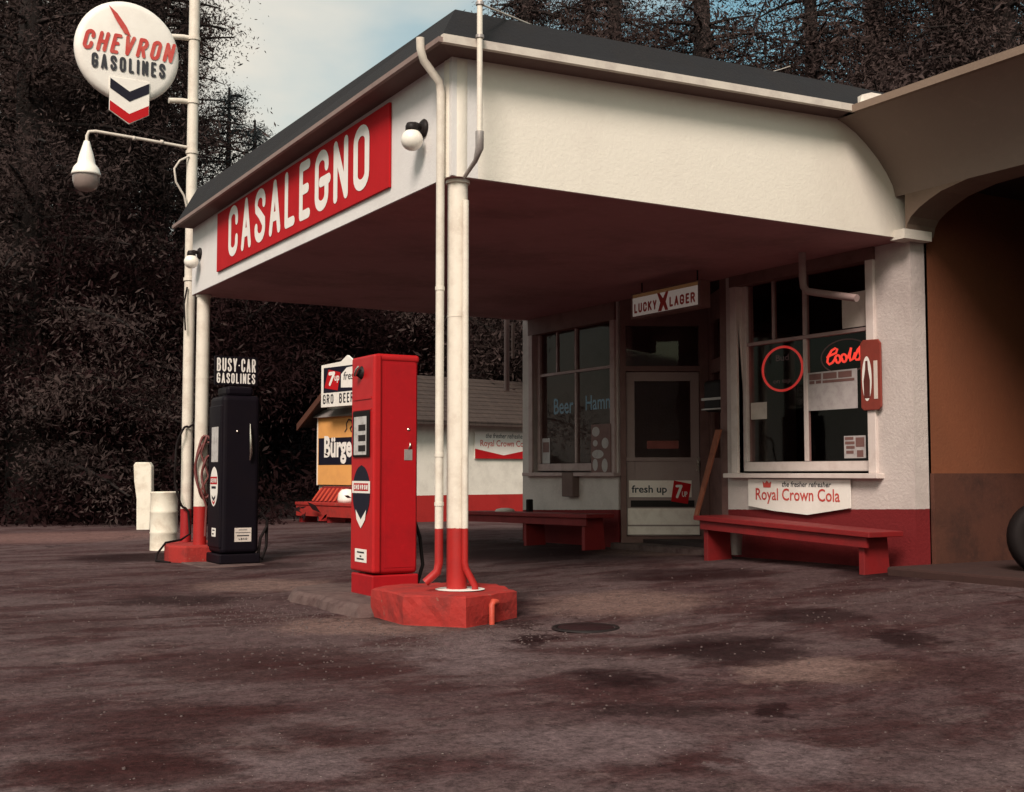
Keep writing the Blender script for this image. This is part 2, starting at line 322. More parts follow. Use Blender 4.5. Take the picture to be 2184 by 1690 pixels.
# ---- lettering: brush strokes -------------------------------------------------
def arc(cx,cy,rx,ry,a0,a1,n=10): return [(cx+rx*math.cos(R(a0+(a1-a0)*i/n)),cy+ry*math.sin(R(a0+(a1-a0)*i/n))) for i in range(n+1)]
q=.2
GL={'A':[[(0,0),(.5,1)],[(.5,1),(1,0)],[(.2,.3),(.8,.3)]],
'B':[[(0,0),(0,1)],[(0,1)]+arc(.5,.77,.45,.23,90,-90)+[(0,.54)],[(0,.54)]+arc(.5,.27,.5,.27,90,-90)+[(0,0)]],
'C':[[(1,.70)]+arc(.5,1-q,.5,q,0,180)+arc(.5,q,.5,q,180,360)+[(1,.30)]],
'E':[[(0,0),(0,1)],[(0,1),(1,1)],[(0,.52),(.85,.52)],[(0,0),(1,0)]],
'G':[[(1,.72)]+arc(.5,1-q,.5,q,0,180)+arc(.5,q,.5,q,180,360)+[(1,.45)],[(.5,.45),(1,.45)]],
'T':[[(.5,0),(.5,1)],[(0,1),(1,1)]],
'H':[[(0,0),(0,1)],[(1,0),(1,1)],[(0,.5),(1,.5)]],
'I':[[(.5,0),(.5,1)]],'K':[[(0,0),(0,1)],[(0,.42),(1,1)],[(.3,.58),(1,0)]],
'L':[[(0,1),(0,0)],[(0,0),(1,0)]],
'N':[[(0,0),(0,1)],[(0,1),(1,0)],[(1,0),(1,1)]],
'O':[arc(.5,1-q,.5,q,0,180)+arc(.5,q,.5,q,180,360)+[(1,.5),(1,1-q)]],
'R':[[(0,0),(0,1)],[(0,1)]+arc(.5,.75,.5,.25,90,-90)+[(0,.5)],[(.5,.5),(1,0)]],
'S':[[(1,.74)]+arc(.5,1-q,.5,q,0,180)+[(.02,.68),(.5,.52),(.98,.33)]+arc(.5,q,.5,q,0,-180)+[(0,.26)]],
'U':[[(0,1)]+arc(.5,q,.5,q,180,360)+[(1,1)]],
'V':[[(0,1),(.5,0)],[(.5,0),(1,1)]],'W':[[(0,1),(.25,0)],[(.25,0),(.5,.8)],[(.5,.8),(.75,0)],[(.75,0),(1,1)]],
'Y':[[(0,1),(.5,.36)],[(1,1),(.5,.36)],[(.5,.36),(.5,0)]],
'-':[[(.1,.48),(.9,.48)]],'.':[[(.4,0),(.5,0)]],
'7':[[(0,1),(1,1)],[(1,1),(.35,0)]],'D':[[(0,0),(0,1)],[(0,1),(.4,1)]+arc(.5,1-q,.5,q,90,0)+arc(.5,q,.5,q,0,-90)+[(0,0)]],
'2':[[(0,.75)]+arc(.5,1-q,.5,q,180,0)+[(0,0),(1,0)]],'P':[[(0,0),(0,1)],[(0,1)]+arc(.5,.75,.5,.25,90,-90)+[(0,.5)]],
'M':[[(0,0),(0,1)],[(0,1),(.5,.3)],[(.5,.3),(1,1)],[(1,1),(1,0)]]}
NARROW={'I':.35,'-':.4,'.':.3,'L':.85,'E':.85}
def ribbon(mb,pts,wd,o,u,v,off,capn=5):
    pts=[Vector((a,b)) for a,b in pts]; closed=(pts[0]-pts[-1]).length<1e-4
    if closed: pts=pts[:-1]
    k=len(pts); lft=[];rgt=[]
    for i in range(k):
        p0=pts[(i-1)%k] if closed else pts[max(i-1,0)]; p1=pts[(i+1)%k] if closed else pts[min(i+1,k-1)]
        d=(p1-p0).normalized(); nn=Vector((-d.y,d.x)); dn=(p1-pts[i]) if (p1-pts[i]).length>0 else (pts[i]-p0); d1=dn.normalized()
        cs=max(.6,abs(nn.dot(Vector((-d1.y,d1.x))))); lft.append(pts[i]+nn*wd/2/cs); rgt.append(pts[i]-nn*wd/2/cs)
    fl=lambda L_: [(x.x,x.y) for x in L_]
    for i in range(k if closed else k-1): j=(i+1)%k; mb.flat(fl([lft[i],rgt[i],rgt[j],lft[j]]),o,u,v,off)
    if closed: return
    e0=(pts[1]-pts[0]).normalized(); e1=(pts[-1]-pts[-2]).normalized()
    def cap(c,d):
        a=math.atan2(d.y,d.x); return [c+Vector((math.cos(a-PI/2+PI*j/capn),math.sin(a-PI/2+PI*j/capn)))*wd/2 for j in range(1,capn)]
    mb.flat(fl([rgt[-1]]+cap(pts[-1],e1)+[lft[-1]]),o,u,v,off); mb.flat(fl([lft[0]]+cap(pts[0],-e0)+[rgt[0]]),o,u,v,off)
def letters(mb,text,x0,x1,y0,y1,st,o,u,v,off=.004,gap=.28,sw=None,skew=0,fn=None,glyphs=None):
    """brush lettering filling x0..x1, y0..y1 of the plane (o,u,v)"""
    ws=[(.45 if c==' ' else NARROW.get(c,1)) for c in text]; tot=sum(ws)+gap*(len(text)-1); unit=(x1-x0)/tot; x=x0; sw=sw or st; k=0
    for c,wd in zip(text,ws):
        if c!=' ':
            for stq in (glyphs or {}).get(c,GL[c]):
                pts=[(x+sw/2+a*(wd*unit-sw),y0+st/2+b*(y1-y0-st)) for a,b in stq]
                pts=[(a+(b-y0)*skew,b) for a,b in pts]
                if fn: pts=[fn(*pp) for pp in pts]
                k+=1; ribbon(mb,pts,st,o,u,v,off+.0003*(k%7))
        x+=(wd+gap)*unit
def font(mb,text,x0,x1,y0,y1,o,u,v,off=.004,bold=0.0,skew=0,rot=0,depth=0):
    cu=bpy.data.curves.new('t','FONT'); cu.body=text; cu.size=1; cu.offset=bold; cu.resolution_u=3
    ob=bpy.data.objects.new('t',cu); COL.objects.link(ob); dg=bpy.context.evaluated_depsgraph_get(); dg.update()
    me=bpy.data.meshes.new_from_object(ob.evaluated_get(dg)); P_=[(q_.co.x,q_.co.y) for q_ in me.vertices]; F_=[tuple(f.vertices) for f in me.polygons]
    bpy.data.objects.remove(ob); bpy.data.meshes.remove(me); bpy.data.curves.remove(cu)
    xs=[a for a,_ in P_]; ys=[b for _,b in P_]; ax,bx,ay,by=min(xs),max(xs),min(ys),max(ys)
    o,u,v=Vector(o),Vector(u),Vector(v); n=u.cross(v).normalized(); cx,cy=(x0+x1)/2,(y0+y1)/2; ca,sa=math.cos(R(rot)),math.sin(R(rot)); out=[]
    for a,b in P_:
        X=(a-ax)/(bx-ax)*(x1-x0)+x0; Y=(b-ay)/(by-ay)*(y1-y0)+y0; X+=(Y-y0)*skew
        X,Y=cx+(X-cx)*ca-(Y-cy)*sa,cy+(X-cx)*sa+(Y-cy)*ca
        out.append(o+u*X+v*Y+n*off)
    mb.add(out,F_)
def rect(a,b,c,d): return [(a,c),(b,c),(b,d),(a,d)]
def ell(cx,cy,rx,ry,n=28,a0=0,a1=360): return [(cx+rx*math.cos(R(a0+(a1-a0)*i/n)),cy+ry*math.sin(R(a0+(a1-a0)*i/n))) for i in range(n if a1-a0==360 else n+1)]
X_,Y_,Z_=Vector((1,0,0)),Vector((0,1,0)),Vector((0,0,1))
def W(lat,dep,z=0):   # metres right of / ahead of the camera station -> world
    return Vector((CAM.x+lat*.863+dep*.505,CAM.y-lat*.505+dep*.863,z))

# ---------------------------------------------------------------- ground
def zg(x,y):
    k=.034*(1-.35*min(1,max(0,(y-1)/5)))
    fade=1-min(1,max(0,(math.hypot(x-2,y)-9)/8))
    return .025*fade+k*max(0,min(x,5))*fade
xs=sorted(set([-400,-150,-60,-30,-18]+[i*.5-12 for i in range(61)]+[20,25,35,60,150,400])); ys=sorted(set([-400,-150,-60,-30,-18]+[i*.5-12 for i in range(69)]+[24,28,40,80,150,400]))
g=MB(); nx=len(xs); g.add([(x,y,zg(x,y)) for y in ys for x in xs],[(j*nx+i,j*nx+i+1,(j+1)*nx+i+1,(j+1)*nx+i) for j in range(len(ys)-1) for i in range(nx-1)],True)
tag(g.build('ground','asphalt'),'worn reddish brown asphalt forecourt with oil stains','ground',kind='structure')
# hillside behind
h=MB(); na=60; rings=[(25.5,-.05),(30,.5),(38,2.6),(50,7.0),(70,13),(120,22)]
vs_=[]
for d,z in rings:
    for i in range(na+1):
        a=-48+96*i/na; la=math.tan(R(a))*d; zz=z*(.9+.18*math.sin(i*.9)+.1*math.sin(i*2.3))
        vs_.append(W(la,d,zz))
h.add(vs_,[(j*(na+1)+i,j*(na+1)+i+1,(j+1)*(na+1)+i+1,(j+1)*(na+1)+i) for j in range(len(rings)-1) for i in range(na)],True)
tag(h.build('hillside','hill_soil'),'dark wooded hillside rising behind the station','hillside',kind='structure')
h=MB(); vs_=[]; rr_=[(26,-.06),(34,.8),(48,3.5),(70,9),(110,15)]  # slope added out of view behind the camera, darkening reflections and low sky light
for d,z in rr_:
    for i in range(61):
        a=R(75+210*i/60); p=Vector((CAM.x+d*math.sin(R(30.33)+a),CAM.y+d*math.cos(R(30.33)+a),z*(.9+.15*math.sin(i*.7)))); vs_.append(p)
h.add(vs_,[(j*61+i,j*61+i+1,(j+1)*61+i+1,(j+1)*61+i) for j in range(4) for i in range(60)],True)
tag(h.build('hillside','hill_soil'),'unseen dark slope added behind the camera to darken window reflections','hillside',kind='structure')
# concrete strip under the pumps
cs=MB(); pts=[(-.56,.50),(.42,.50),(.42,1.75),(-.55,1.72)]; n=7
top=[]; 
rr2=np.random.default_rng(5)
pt=[(-.50,.45),(-.53,.80),(-.50,1.15),(-.54,1.5),(-.42,1.85),(-.10,2.02),(.2,1.98),(.40,1.9),(.40,1.2),(.38,.45)]
fine=[]
for i in range(len(pt)):
    p,q2=pt[i],pt[(i+1)%len(pt)]
    for k in range(4): fine.append((p[0]+(q2[0]-p[0])*k/4+rr2.normal(0,.006),p[1]+(q2[1]-p[1])*k/4+rr2.normal(0,.006)))
cx,cy=0,1.2; nf_=len(fine)
T=[(x,y,.104) for x,y in fine]; M_=[(cx+(x-cx)*1.06,cy+(y-cy)*1.05,.080+rr2.normal(0,.004)) for x,y in fine]; Bt=[(cx+(x-cx)*1.13+rr2.normal(0,.008),cy+(y-cy)*1.16+rr2.normal(0,.012),-.01) for x,y in fine]
cs.add(T+M_+Bt,[tuple(range(nf_))]+[(r_*nf_+i,(r_+1)*nf_+i,(r_+1)*nf_+(i+1)%nf_,r_*nf_+(i+1)%nf_) for r_ in (0,1) for i in range(nf_)])
tag(cs.build('pump_pad','concrete'),'worn grey concrete pad under the red gas pump','pad',kind='structure')
cs=MB(); cs.prism([(-.25,5.02),(.62,5.02),(.62,5.85),(-.25,5.85)],(0,0,-.05),X_,Y_,.085)
tag(cs.build('pump_pad','concrete',None,.012),'low concrete pad under the black gas pump','pad',kind='structure')
cs=MB(); cs.prism([(3.86,-.14),(3.86,-1.55),(3.98,-1.7),(8,-1.7),(8,-.14)][::-1],(0,0,-.05),X_,Y_,.275)
tag(cs.build('kerb_step','curb_brown',None,.02),'low brown concrete step in front of the arch','step',kind='structure')

# ---------------------------------------------------------------- station building
B=empty('gas_station',(4.24,3,0),'cream stucco gas station with a square canopy over the pumps and dark low roof','gas station')
def part(name,mb,mat,parent=B,bevel=0,label=None):
    o=mb.build(name,mat,parent,bevel)
    if label: o['label']=label
    return o
ZB=2.955; YE=6.15
f=MB(); f.prism([(-.1,ZB),(YE,ZB),(YE,3.76),(-.1,3.82)],(-.1,0,0),Y_,Z_,.2); part('fascia',f,'fascia_white',label='pale canopy front carrying the red name board')
f=MB(); f.prism([(.1,ZB),(4.60,ZB),(4.60,3.93),(.1,3.82)],(0,-.1,0),X_,Z_,-.2); part('fascia',f,'stucco_white',label='blank cream canopy end')
f=MB(); f.prism([(.1,ZB),(4.24,ZB),(4.24,3.78),(.1,3.78)],(0,YE-.2,0),X_,Z_,-.199); part('fascia',f,'fascia_white')
# rounded corner post of the beam above the column
f=MB(); f.tube([(-.022,-.022,ZB-.004),(-.022,-.022,3.75)],.088,24); part('corner_bead',f,'stucco_white')
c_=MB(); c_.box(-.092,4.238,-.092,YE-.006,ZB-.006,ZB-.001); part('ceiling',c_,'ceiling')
# soffits (sloping undersides of the eaves), roof skirt, deck
o_=.27; zc,zl,zr=3.78,3.725,3.895; XR=3.44
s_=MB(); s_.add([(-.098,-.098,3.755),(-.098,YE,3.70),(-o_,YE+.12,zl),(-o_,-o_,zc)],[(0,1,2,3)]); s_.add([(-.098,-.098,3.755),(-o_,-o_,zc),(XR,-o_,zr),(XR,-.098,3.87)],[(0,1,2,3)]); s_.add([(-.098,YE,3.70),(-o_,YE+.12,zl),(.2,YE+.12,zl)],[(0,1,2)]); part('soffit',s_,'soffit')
r=MB(); rimz=4.13
e=[(-o_,-o_,zc+.02),(XR,-o_,zr+.02),(9,-o_,zr+.02),(9,YE+.12,zl+.02),(-o_,YE+.12,zl+.02)]
t_=[(-.05,-.05,4.105),(3.6,-.05,4.19),(9,-.05,4.25),(9,YE-.15,4.2),(-.05,YE+.05,4.16)]
r.add(e+t_,[(i,(i+1)%5,5+(i+1)%5,5+i) for i in range(5)]+[(5,6,7,8,9),(4,3,2,1,0)])
part('roof',r,'roof_felt')
gt=MB()
def bar(mb,a,b,wy,wz,side):
    a,b=Vector(a),Vector(b); n=Vector(side)*wy; zz=Vector((0,0,wz)); mb.hexa([a,b,b+n,a+n],[a+zz,b+zz,b+n+zz,a+n+zz])
bar(gt,(-o_-.0,-o_-.04,zc-.02),(XR,-o_-.04,zr-.02),.04,.055,(0,1,0)); part('gutter',gt,'gutter',label='pale metal roof edge along the cream canopy end')
gt=MB(); bar(gt,(-o_-.03,-o_-.03,zc-.02),(-o_-.03,YE+.12,zl-.02),.03,.035,(1,0,0)); part('gutter',gt,'gutter_dull',label='dull brown roof edge above the name board')
fl=MB(); fl.add([(3.405,-0.360,3.856),(3.434,-0.330,3.986),(3.514,-0.300,4.026),(3.596,-0.380,3.931),(3.610,-0.310,4.057),(3.727,-0.360,4.041),(3.650,-0.400,3.940),(3.489,-0.390,3.876)],[(0,1,2,7),(2,4,5,6),(2,6,3,7)]); part('flashing',fl,'gutter',label='crumpled white metal flashing at the roof corner')
# columns
for (cx,cy) in ((0,0),(0,6.03)):
    c=MB(); c.tube([(cx,cy,.0),(cx,cy,ZB+.002)],.068 if cy==0 else .072,20); c.tube([(cx,cy,ZB-.03),(cx,cy,ZB-.008)],.082,20); c.tube([(cx,cy,2.02),(cx,cy,2.03)],.0705 if cy==0 else .074,20); part('column',c,'pole_white')
# conduit beside the near column, white above and red below with a foot
c=MB(); c.tube([(.014,-.085,2.80),(.014,-.085,.40),(.02,-.088,.36),(.075,-.115,.245),(.075,-.115,.205)],.023,10); part('conduit',c,'pole_white')
# downspout
c=MB(); c.tube([(-.335,-.10,3.84),(-.33,-.095,3.77),(-.30,-.08,3.70),(-.165,-.042,3.59),(-.15,-.035,3.52),(-.15,-.035,.40),(-.16,-.03,.34),(-.23,-.0,.27)],.028,12)
for z in (2.2,1.1,.78): c.tube([(-.15,-.035,z-.012),(-.15,-.035,z+.012)],.032,12)
part('downspout',c,'pole_white')
# store front wall -----------------------------------------------------------
XW=4.24
wl=MB(); wl.wall((XW+.2,0,0),Y_,Z_,[-.12,.36,2.06,2.24],[0,.98,2.86,ZB+.05],[(.36,2.06,.98,2.86)],-.2)
part('store_wall',wl,'store_wall')
wl=MB(); wl.wall((XW+.2,0,0),Y_,Z_,[4.13,4.25,5.97,6.25],[0,.99,2.76,ZB+.05],[(4.25,5.97,.99,2.76)],-.2)
part('store_wall',wl,'store_wall')
wl=MB(); wl.box(XW+.2,9,6.05,6.25,0,3.7); part('store_wall',wl,'store_wall')
wl=MB(); wl.box(4.41,9,-.12,.06,0,3.7); part('end_wall',wl,'brown_wall',label='orange brown wall inside the arch')
wl=MB(); wl.box(4.42,8.9,-.165,-.124,.0,.98); part('dado',wl,'dado')
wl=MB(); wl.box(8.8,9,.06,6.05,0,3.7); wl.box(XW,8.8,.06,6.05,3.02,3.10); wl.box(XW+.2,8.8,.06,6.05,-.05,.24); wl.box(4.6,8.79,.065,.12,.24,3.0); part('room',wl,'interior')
# entry recess: door wall turned towards the road, and the side wall back to the window pier
dA=Vector((XW+.03,4.13,0)); du=Vector((.863,-.505,0)); 
def recess(name,mb,mat,parent=B): return part(name,mb,mat,parent)
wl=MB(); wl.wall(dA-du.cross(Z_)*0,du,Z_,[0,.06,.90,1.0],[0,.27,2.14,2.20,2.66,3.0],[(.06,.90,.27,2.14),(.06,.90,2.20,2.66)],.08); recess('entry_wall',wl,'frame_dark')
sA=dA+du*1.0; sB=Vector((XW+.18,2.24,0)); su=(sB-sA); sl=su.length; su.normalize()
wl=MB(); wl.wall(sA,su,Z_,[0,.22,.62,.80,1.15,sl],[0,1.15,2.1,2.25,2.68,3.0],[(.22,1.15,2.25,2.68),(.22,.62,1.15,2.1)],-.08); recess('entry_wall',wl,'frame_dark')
gp=MB(); nn=su.cross(Z_); gp.flat(rect(.22,1.15,2.25,2.68),sA+nn*.0,su,Z_,-.03); gp.flat(rect(.22,.62,1.15,2.1),sA,su,Z_,-.03); part('pane',gp,'glass')
ps=MB(); ps.box(XW+.001,XW+.2,2.24,2.34,0.0,ZB); part('pier',ps,'frame_dark')
fl_=MB(); fl_.prism([(4.13,4.13),(4.13,2.2),(5.2,2.2),(5.4,3.5),(4.9,4.3)][::-1],(0,0,.0),X_,Y_,.20); part('doorstep',fl_,'concrete')
# door
D=B
door=MB(); dn=du.cross(Z_)
def dbox(mb,a0,a1,z0,z1,d0,d1):   # along the door wall; depth towards the road
    nrm=-(Z_.cross(du)); p=lambda a,d: dA+du*a+nrm*d
    mb.hexa([p(a0,d0)+Z_*z0,p(a1,d0)+Z_*z0,p(a1,d1)+Z_*z0,p(a0,d1)+Z_*z0],[p(a0,d0)+Z_*z1,p(a1,d0)+Z_*z1,p(a1,d1)+Z_*z1,p(a0,d1)+Z_*z1])
NR=-(Z_.cross(du))
for a in ((.065,.16,.28,2.13),(.80,.895,.28,2.13),(.16,.80,2.03,2.13),(.16,.80,.28,1.16)): dbox(door,*a,.01,.05)
dr=part('door',door,'door_paint',bevel=.004)
m_=MB(); m_.flat(rect(.162,.798,1.15,2.04),dA+NR*.03,du,Z_,0); m_.build('pane','glass',dr)
m_=MB(); dbox(m_,.06,.90,1.12,1.16,.05,.075); dbox(m_,.07,.89,.385,.392,.05,.053); dbox(m_,.07,.89,.98,.985,.05,.053); dbox(m_,.068,.892,.70,.705,.05,.053); m_.build('rail','door_paint',dr)
m_=MB(); dbox(m_,.075,.885,.40,.585,.05,.056); dbox(m_,.075,.885,.29,.382,.05,.056); m_.build('kick_panel','kick_paint',dr)
m_=MB(); dbox(m_,.11,.83,.60,.675,.05,.058); m_.build('kick_slot','dark_metal',dr)
m_=MB(); dbox(m_,.86,.885,1.0,1.16,.05,.09); m_.build('handle','chrome',dr)
m_=MB(); m_.flat(rect(.07,.89,2.205,2.655),dA+NR*.03,du,Z_,0); part('pane',m_,'glass')
m_=MB(); dbox(m_,.08,.20,1.15,1.20,.05,.058); 
# windows
def window(y0,y1,z0,z1,cols,zbar,mat,deep=.10):
    fr_=MB(); fw_=.055; x0,x1=XW+.05,XW+.12
    fr_.box(XW-.03,x1,y0-.09,y0,z0-.02,z1); fr_.box(XW-.03,x1,y1,y1+.09,z0-.02,z1); 
    fr_.box(x0,x1,y0,y1,z0,z0+.09); fr_.box(x0,x1,y0,y0+fw_,z0+.09,z1); fr_.box(x0,x1,y1-fw_,y1,z0+.09,z1)
    wf=part('window',fr_,mat,bevel=.005)
    hd=MB(); hd.box(XW-.034,x1,y0-.095,y1+.095,z1,ZB-.008); hd.build('shade_board','frame_dark',wf)  # dark board added to paint in the shade above the window
    mu=MB(); mu2=MB()
    mu2.box(x0+.01,x1-.01,y0+fw_,y1-fw_,zbar-.016,zbar+.016)
    for yc in cols: mu.box(x0+.01,x1-.01,yc-.018,yc+.018,z0+.09,zbar-.02)
    for yc in cols: mu2.box(x0+.01,x1-.01,yc-.018,yc+.018,zbar+.02,z1)
    ym=(cols[0]+y1)/2; mu2.box(x0+.015,x1-.015,ym-.012,ym+.012,zbar+.02,z1)
    mu.build('glazing_bar',mat,wf); mu2.build('glazing_bar','frame_shaded',wf)  # upper bars get the darkened copy, shade painted into them
    sl_=MB(); sl_.box(XW-.09,XW+.05,y0-.15,y1+.15,z0-.065,z0-.02); sl_.build('sill',mat,wf,.006)
    pn=MB(); pn.flat(rect(y0+fw_-.01,y1-fw_+.01,z0+.08,z1),(x0+.035,0,0),Y_,Z_,0); pn.build('pane','glass',wf)
    return wf
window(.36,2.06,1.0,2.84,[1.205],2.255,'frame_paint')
window(4.25,5.97,1.01,2.74,[5.10],2.22,'frame_shaded')
bl=MB(); bl.box(XW+.079,XW+.0835,.42,.74,2.285,2.60); part('blind',bl,'paper',label='pale board behind the upper right pane')
# wing with the arch -----------------------------------------------------------
XG=4.10
aw=MB(); yo0,yo1=-.165,-4.30
ar=[(-.20,2.97),(-.22,3.05),(-.26,3.105),(-.35,3.165),(-.45,3.21),(-.57,3.255),(-.83,3.30),(-1.20,3.312)]
ar=ar+[(2*-1.20-a,b) for a,b in ar[::-1][1:]]
# wall above the arch as a strip of quads with an underside
zt=3.865; th=.34
for i in range(len(ar)-1):
    (a0,b0),(a1,b1)=ar[i],ar[i+1]
    aw.hexa([(XG,a0,b0),(XG+th,a0,b0),(XG+th,a1,b1),(XG,a1,b1)],[(XG,a0,zt),(XG+th,a0,zt),(XG+th,a1,zt),(XG,a1,zt)])
aw.box(XG,XG+th,-4.75,-2.195,0,zt)
part('arch_wall',aw,'wing_wall',label='tan plaster wall with a wide arch')
ca=MB(); ca.box(XG-.03,XG+.30,-.215,-.06,2.93,3.01); part('capital',ca,'stucco_white')
ws=MB(); prof=[(XR,3.865),(XR+.09,3.835),(XR+.20,3.785),(XR+.33,3.70),(XR+.46,3.595),(XR+.56,3.49),(XR+.63,3.39),(XG-.001,3.30)]
ws.add([(x,y,z) for y in (-.098,-4.75) for x,z in prof],[(i,i+1,9+i,8+i) for i in range(7)],True); part('soffit',ws,'wing_soffit',label='sloping tan underside of the wing eave')
wr=MB(); wr.hexa([(XR,-4.9,3.87),(9,-4.9,3.87),(9,-.30,3.87),(XR,-.30,3.87)],[(XR,-4.9,3.93),(9,-4.9,4.5),(9,-.30,4.5),(XR,-.30,3.93)]); part('roof',wr,'roof_felt',label='low felt roof over the arch wing')
gt=MB(); bar(gt,(XR-.05,-.31,3.86),(XR-.05,-4.9,3.86),-.05,.06,(-1,0,0)); part('gutter',gt,'wing_wall',label='tan roof edge above the arch')
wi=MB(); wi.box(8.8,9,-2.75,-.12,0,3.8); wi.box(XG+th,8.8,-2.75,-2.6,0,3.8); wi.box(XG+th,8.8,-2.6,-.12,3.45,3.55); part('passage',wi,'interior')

# ---------------------------------------------------------------- things on and by the station
# name board
nb=empty('name_board',(-.11,3,3.05),'long red name board with tall white painted capitals on the canopy front','sign')
m_=MB(); m_.prism([(-5.14,3.066),(-.85,3.070),(-.85,3.70),(-5.14,3.672)],(-.105,0,0),-Y_,Z_,.018); m_.build('board','sign_red',nb)
m_=MB(); CG={'G':[[(1,.74)]+arc(.5,1-q,.5,q,0,180)+arc(.5,q,.5,q,180,360)+[(1,.46)],[(.42,.47),(1.22,.47)]]}
letters(m_,'CASALEGNO',-4.735,-1.20,3.145,3.655,.086,(-.123,0,0),-Y_,Z_,.003,gap=.36,glyphs=CG); m_.build('lettering','letter_white',nb)
# globe lamps on the canopy front
def lamp():
    L_=empty('globe_lamp',(-.1,.31,3.37),'white globe lamp on a dark bracket at the column end of the name board','lamp','globe lamps on the canopy front')
    m_=MB(); m_.lathe([(0,0),(.062,0),(.066,.012),(.05,.028),(.0,.034)],(0,0,0),20,(-1,0,0)); m_.tube([(-.02,0,0),(-.045,-.005,.010),(-.08,-.015,.012),(-.10,-.02,.0)],.020,10); m_.build('bracket','dark_metal',L_,local=True)
    m_=MB(); c=Vector((-.105,-.02,-.035)); m_.lathe([(0,.058),(.036,.052),(.046,.03),(.046,-.01),(.040,-.012)],c,18); m_.build('socket','dark_metal',L_,local=True)
    m_=MB(); m_.lathe([(.076*math.sin(R(a)),.076*math.cos(R(a))) for a in range(0,181,12)],c+Vector((0,0,-.065)),24); m_.build('globe','globe_white',L_,local=True)
    return L_
def copy_tree(o,parent=None):
    c=o.copy(); COL.objects.link(c); c.parent=parent
    for ch in list(o.children): copy_tree(ch,c)
    return c
l1=lamp(); l2=copy_tree(l1); l2.location=(-.1,5.83,3.37); l2['label']='white globe lamp on the canopy front right beside the tall white pole'
# service mast + wire
sm=empty('service_mast',(-.02,-.34,3.05),'slim white conduit mast rising past the roof edge of the cream canopy end','mast')
m_=MB(); m_.tube([(-.02,-.34,3.14),(-.02,-.34,6.2)],.019,12); m_.build('pipe','pole_white',sm)
m_=MB(); m_.tube([(-.02,-.34,3.20),(-.02,-.34,3.09),(-.018,-.28,3.02),(-.005,-.10,2.95)],[.028,.028,.016,.013],10); m_.build('elbow_fitting','galvanised',sm)
for z in (3.83,4.05):
    m_=MB(); m_.tube([(-.02,-.34,z-.01),(-.02,-.34,z+.01)],.028,10); m_.build('clamp','galvanised',sm)
m_=MB(); p0=Vector((-.02,-.34,4.05)); p1=W(4.6,19.5,7.7); 
m_.tube([p0.lerp(p1,i/14)-Z_*(.30*4*(i/14)*(1-i/14)) for i in range(15)],.007,6)
place_at('overhead_wire',m_,'gutter',tuple(p0),'thin pale wire slung from the slim mast over the roof','wire')
# near island
isl=MB(); ip=[(-.43,.42),(-.45,-.13),(-.17,-.45),(.32,-.235),(.455,.26),(.20,.52),(-.14,.60)]
fine=[]
for i in range(7):
    p,q2=ip[i],ip[(i+1)%7]
    for k in range(8): fine.append((p[0]+(q2[0]-p[0])*k/8,p[1]+(q2[1]-p[1])*k/8))
nf_=len(fine); rr2=np.random.default_rng(8); lay=[]
for z,sc_ in ((.213,.955),(.205,.99),(.15,1.0),(.09,1.0),(.03,1.0),(-.03,1.02)):
    for x,y in fine:
        j=rr2.normal(0,.0025); k=sc_*(1+j/.4)- (max(0,rr2.normal(-.016,.012)) if .02<z<.2 else 0)
        lay.append((x*k,.07+(y-.07)*k,z+rr2.normal(0,.0025 if z>.2 else .005)))
isl.add(lay,[tuple(range(nf_))]+[(r_*nf_+i,(r_+1)*nf_+i,(r_+1)*nf_+(i+1)%nf_,r_*nf_+(i+1)%nf_) for r_ in range(5) for i in range(nf_)])
I=empty('concrete_island',(0,.05,0),'chipped red concrete block around the foot of the near column','island','red islands under the columns')
isl.build('block','red_concrete',I)
m_=MB(); m_.lathe([(.0,.0),(.15,.0),(.165,-.003)],(.02,-.01,.222),24); m_.build('worn_patch','sign_white',I)
m_=MB(); m_.tube([(.10,-.36,.16),(.06,-.385,.165),(.045,-.395,.15),(.045,-.395,.0)],[.020,.022,.020,.018],10); m_.build('vent_pipe','rust_pipe',I)
# far island
isl=MB(); isl.prism([(-.30,6.35),(-.33,6.05),(-.22,5.80),(.28,5.80),(.34,6.9),(.0,7.05)],(0,0,-.03),X_,Y_,.235)
m_=place_at('concrete_island',isl,'red_concrete',(0,6.3,0),'low red concrete block at the foot of the far column and tall pole','island','red islands under the columns',.02)
# tall pole
TP=empty('sign_pole',(0,6.6,.2),'tall white sign pole with red foot at the far end of the canopy','pole')
m_=MB(); m_.tube([(0,6.6,.15),(0,6.6,8)],.062,16); m_.build('pole','pole_sign',TP)
for z in (6.02,5.27,4.68,3.2):
    m_=MB(); m_.tube([(0,6.6,z-.018),(0,6.6,z+.018)],.074,16); m_.build('collar','pole_sign',TP)
for z in (6.02,5.27):
    m_=MB(); m_.tube([(-.05,6.6,z),(-.13,6.6,z),(-.28,6.6,z-.02)],.032,10); m_.build('bracket','pole_sign',TP)
m_=MB(); m_.tube([(-.05,6.55,4.62),(-.16,6.53,4.55),(-.22,6.53,4.45),(-.20,6.53,4.3),(-.1,6.54,4.15),(-.04,6.54,3.9)],.012,8); m_.build('cable','gutter',TP)
m_=MB(); m_.tube([(-.05,6.53,3.10),(-.09,6.5,2.9),(-.07,6.5,2.6)],.010,8); m_.build('cable','rubber',TP)
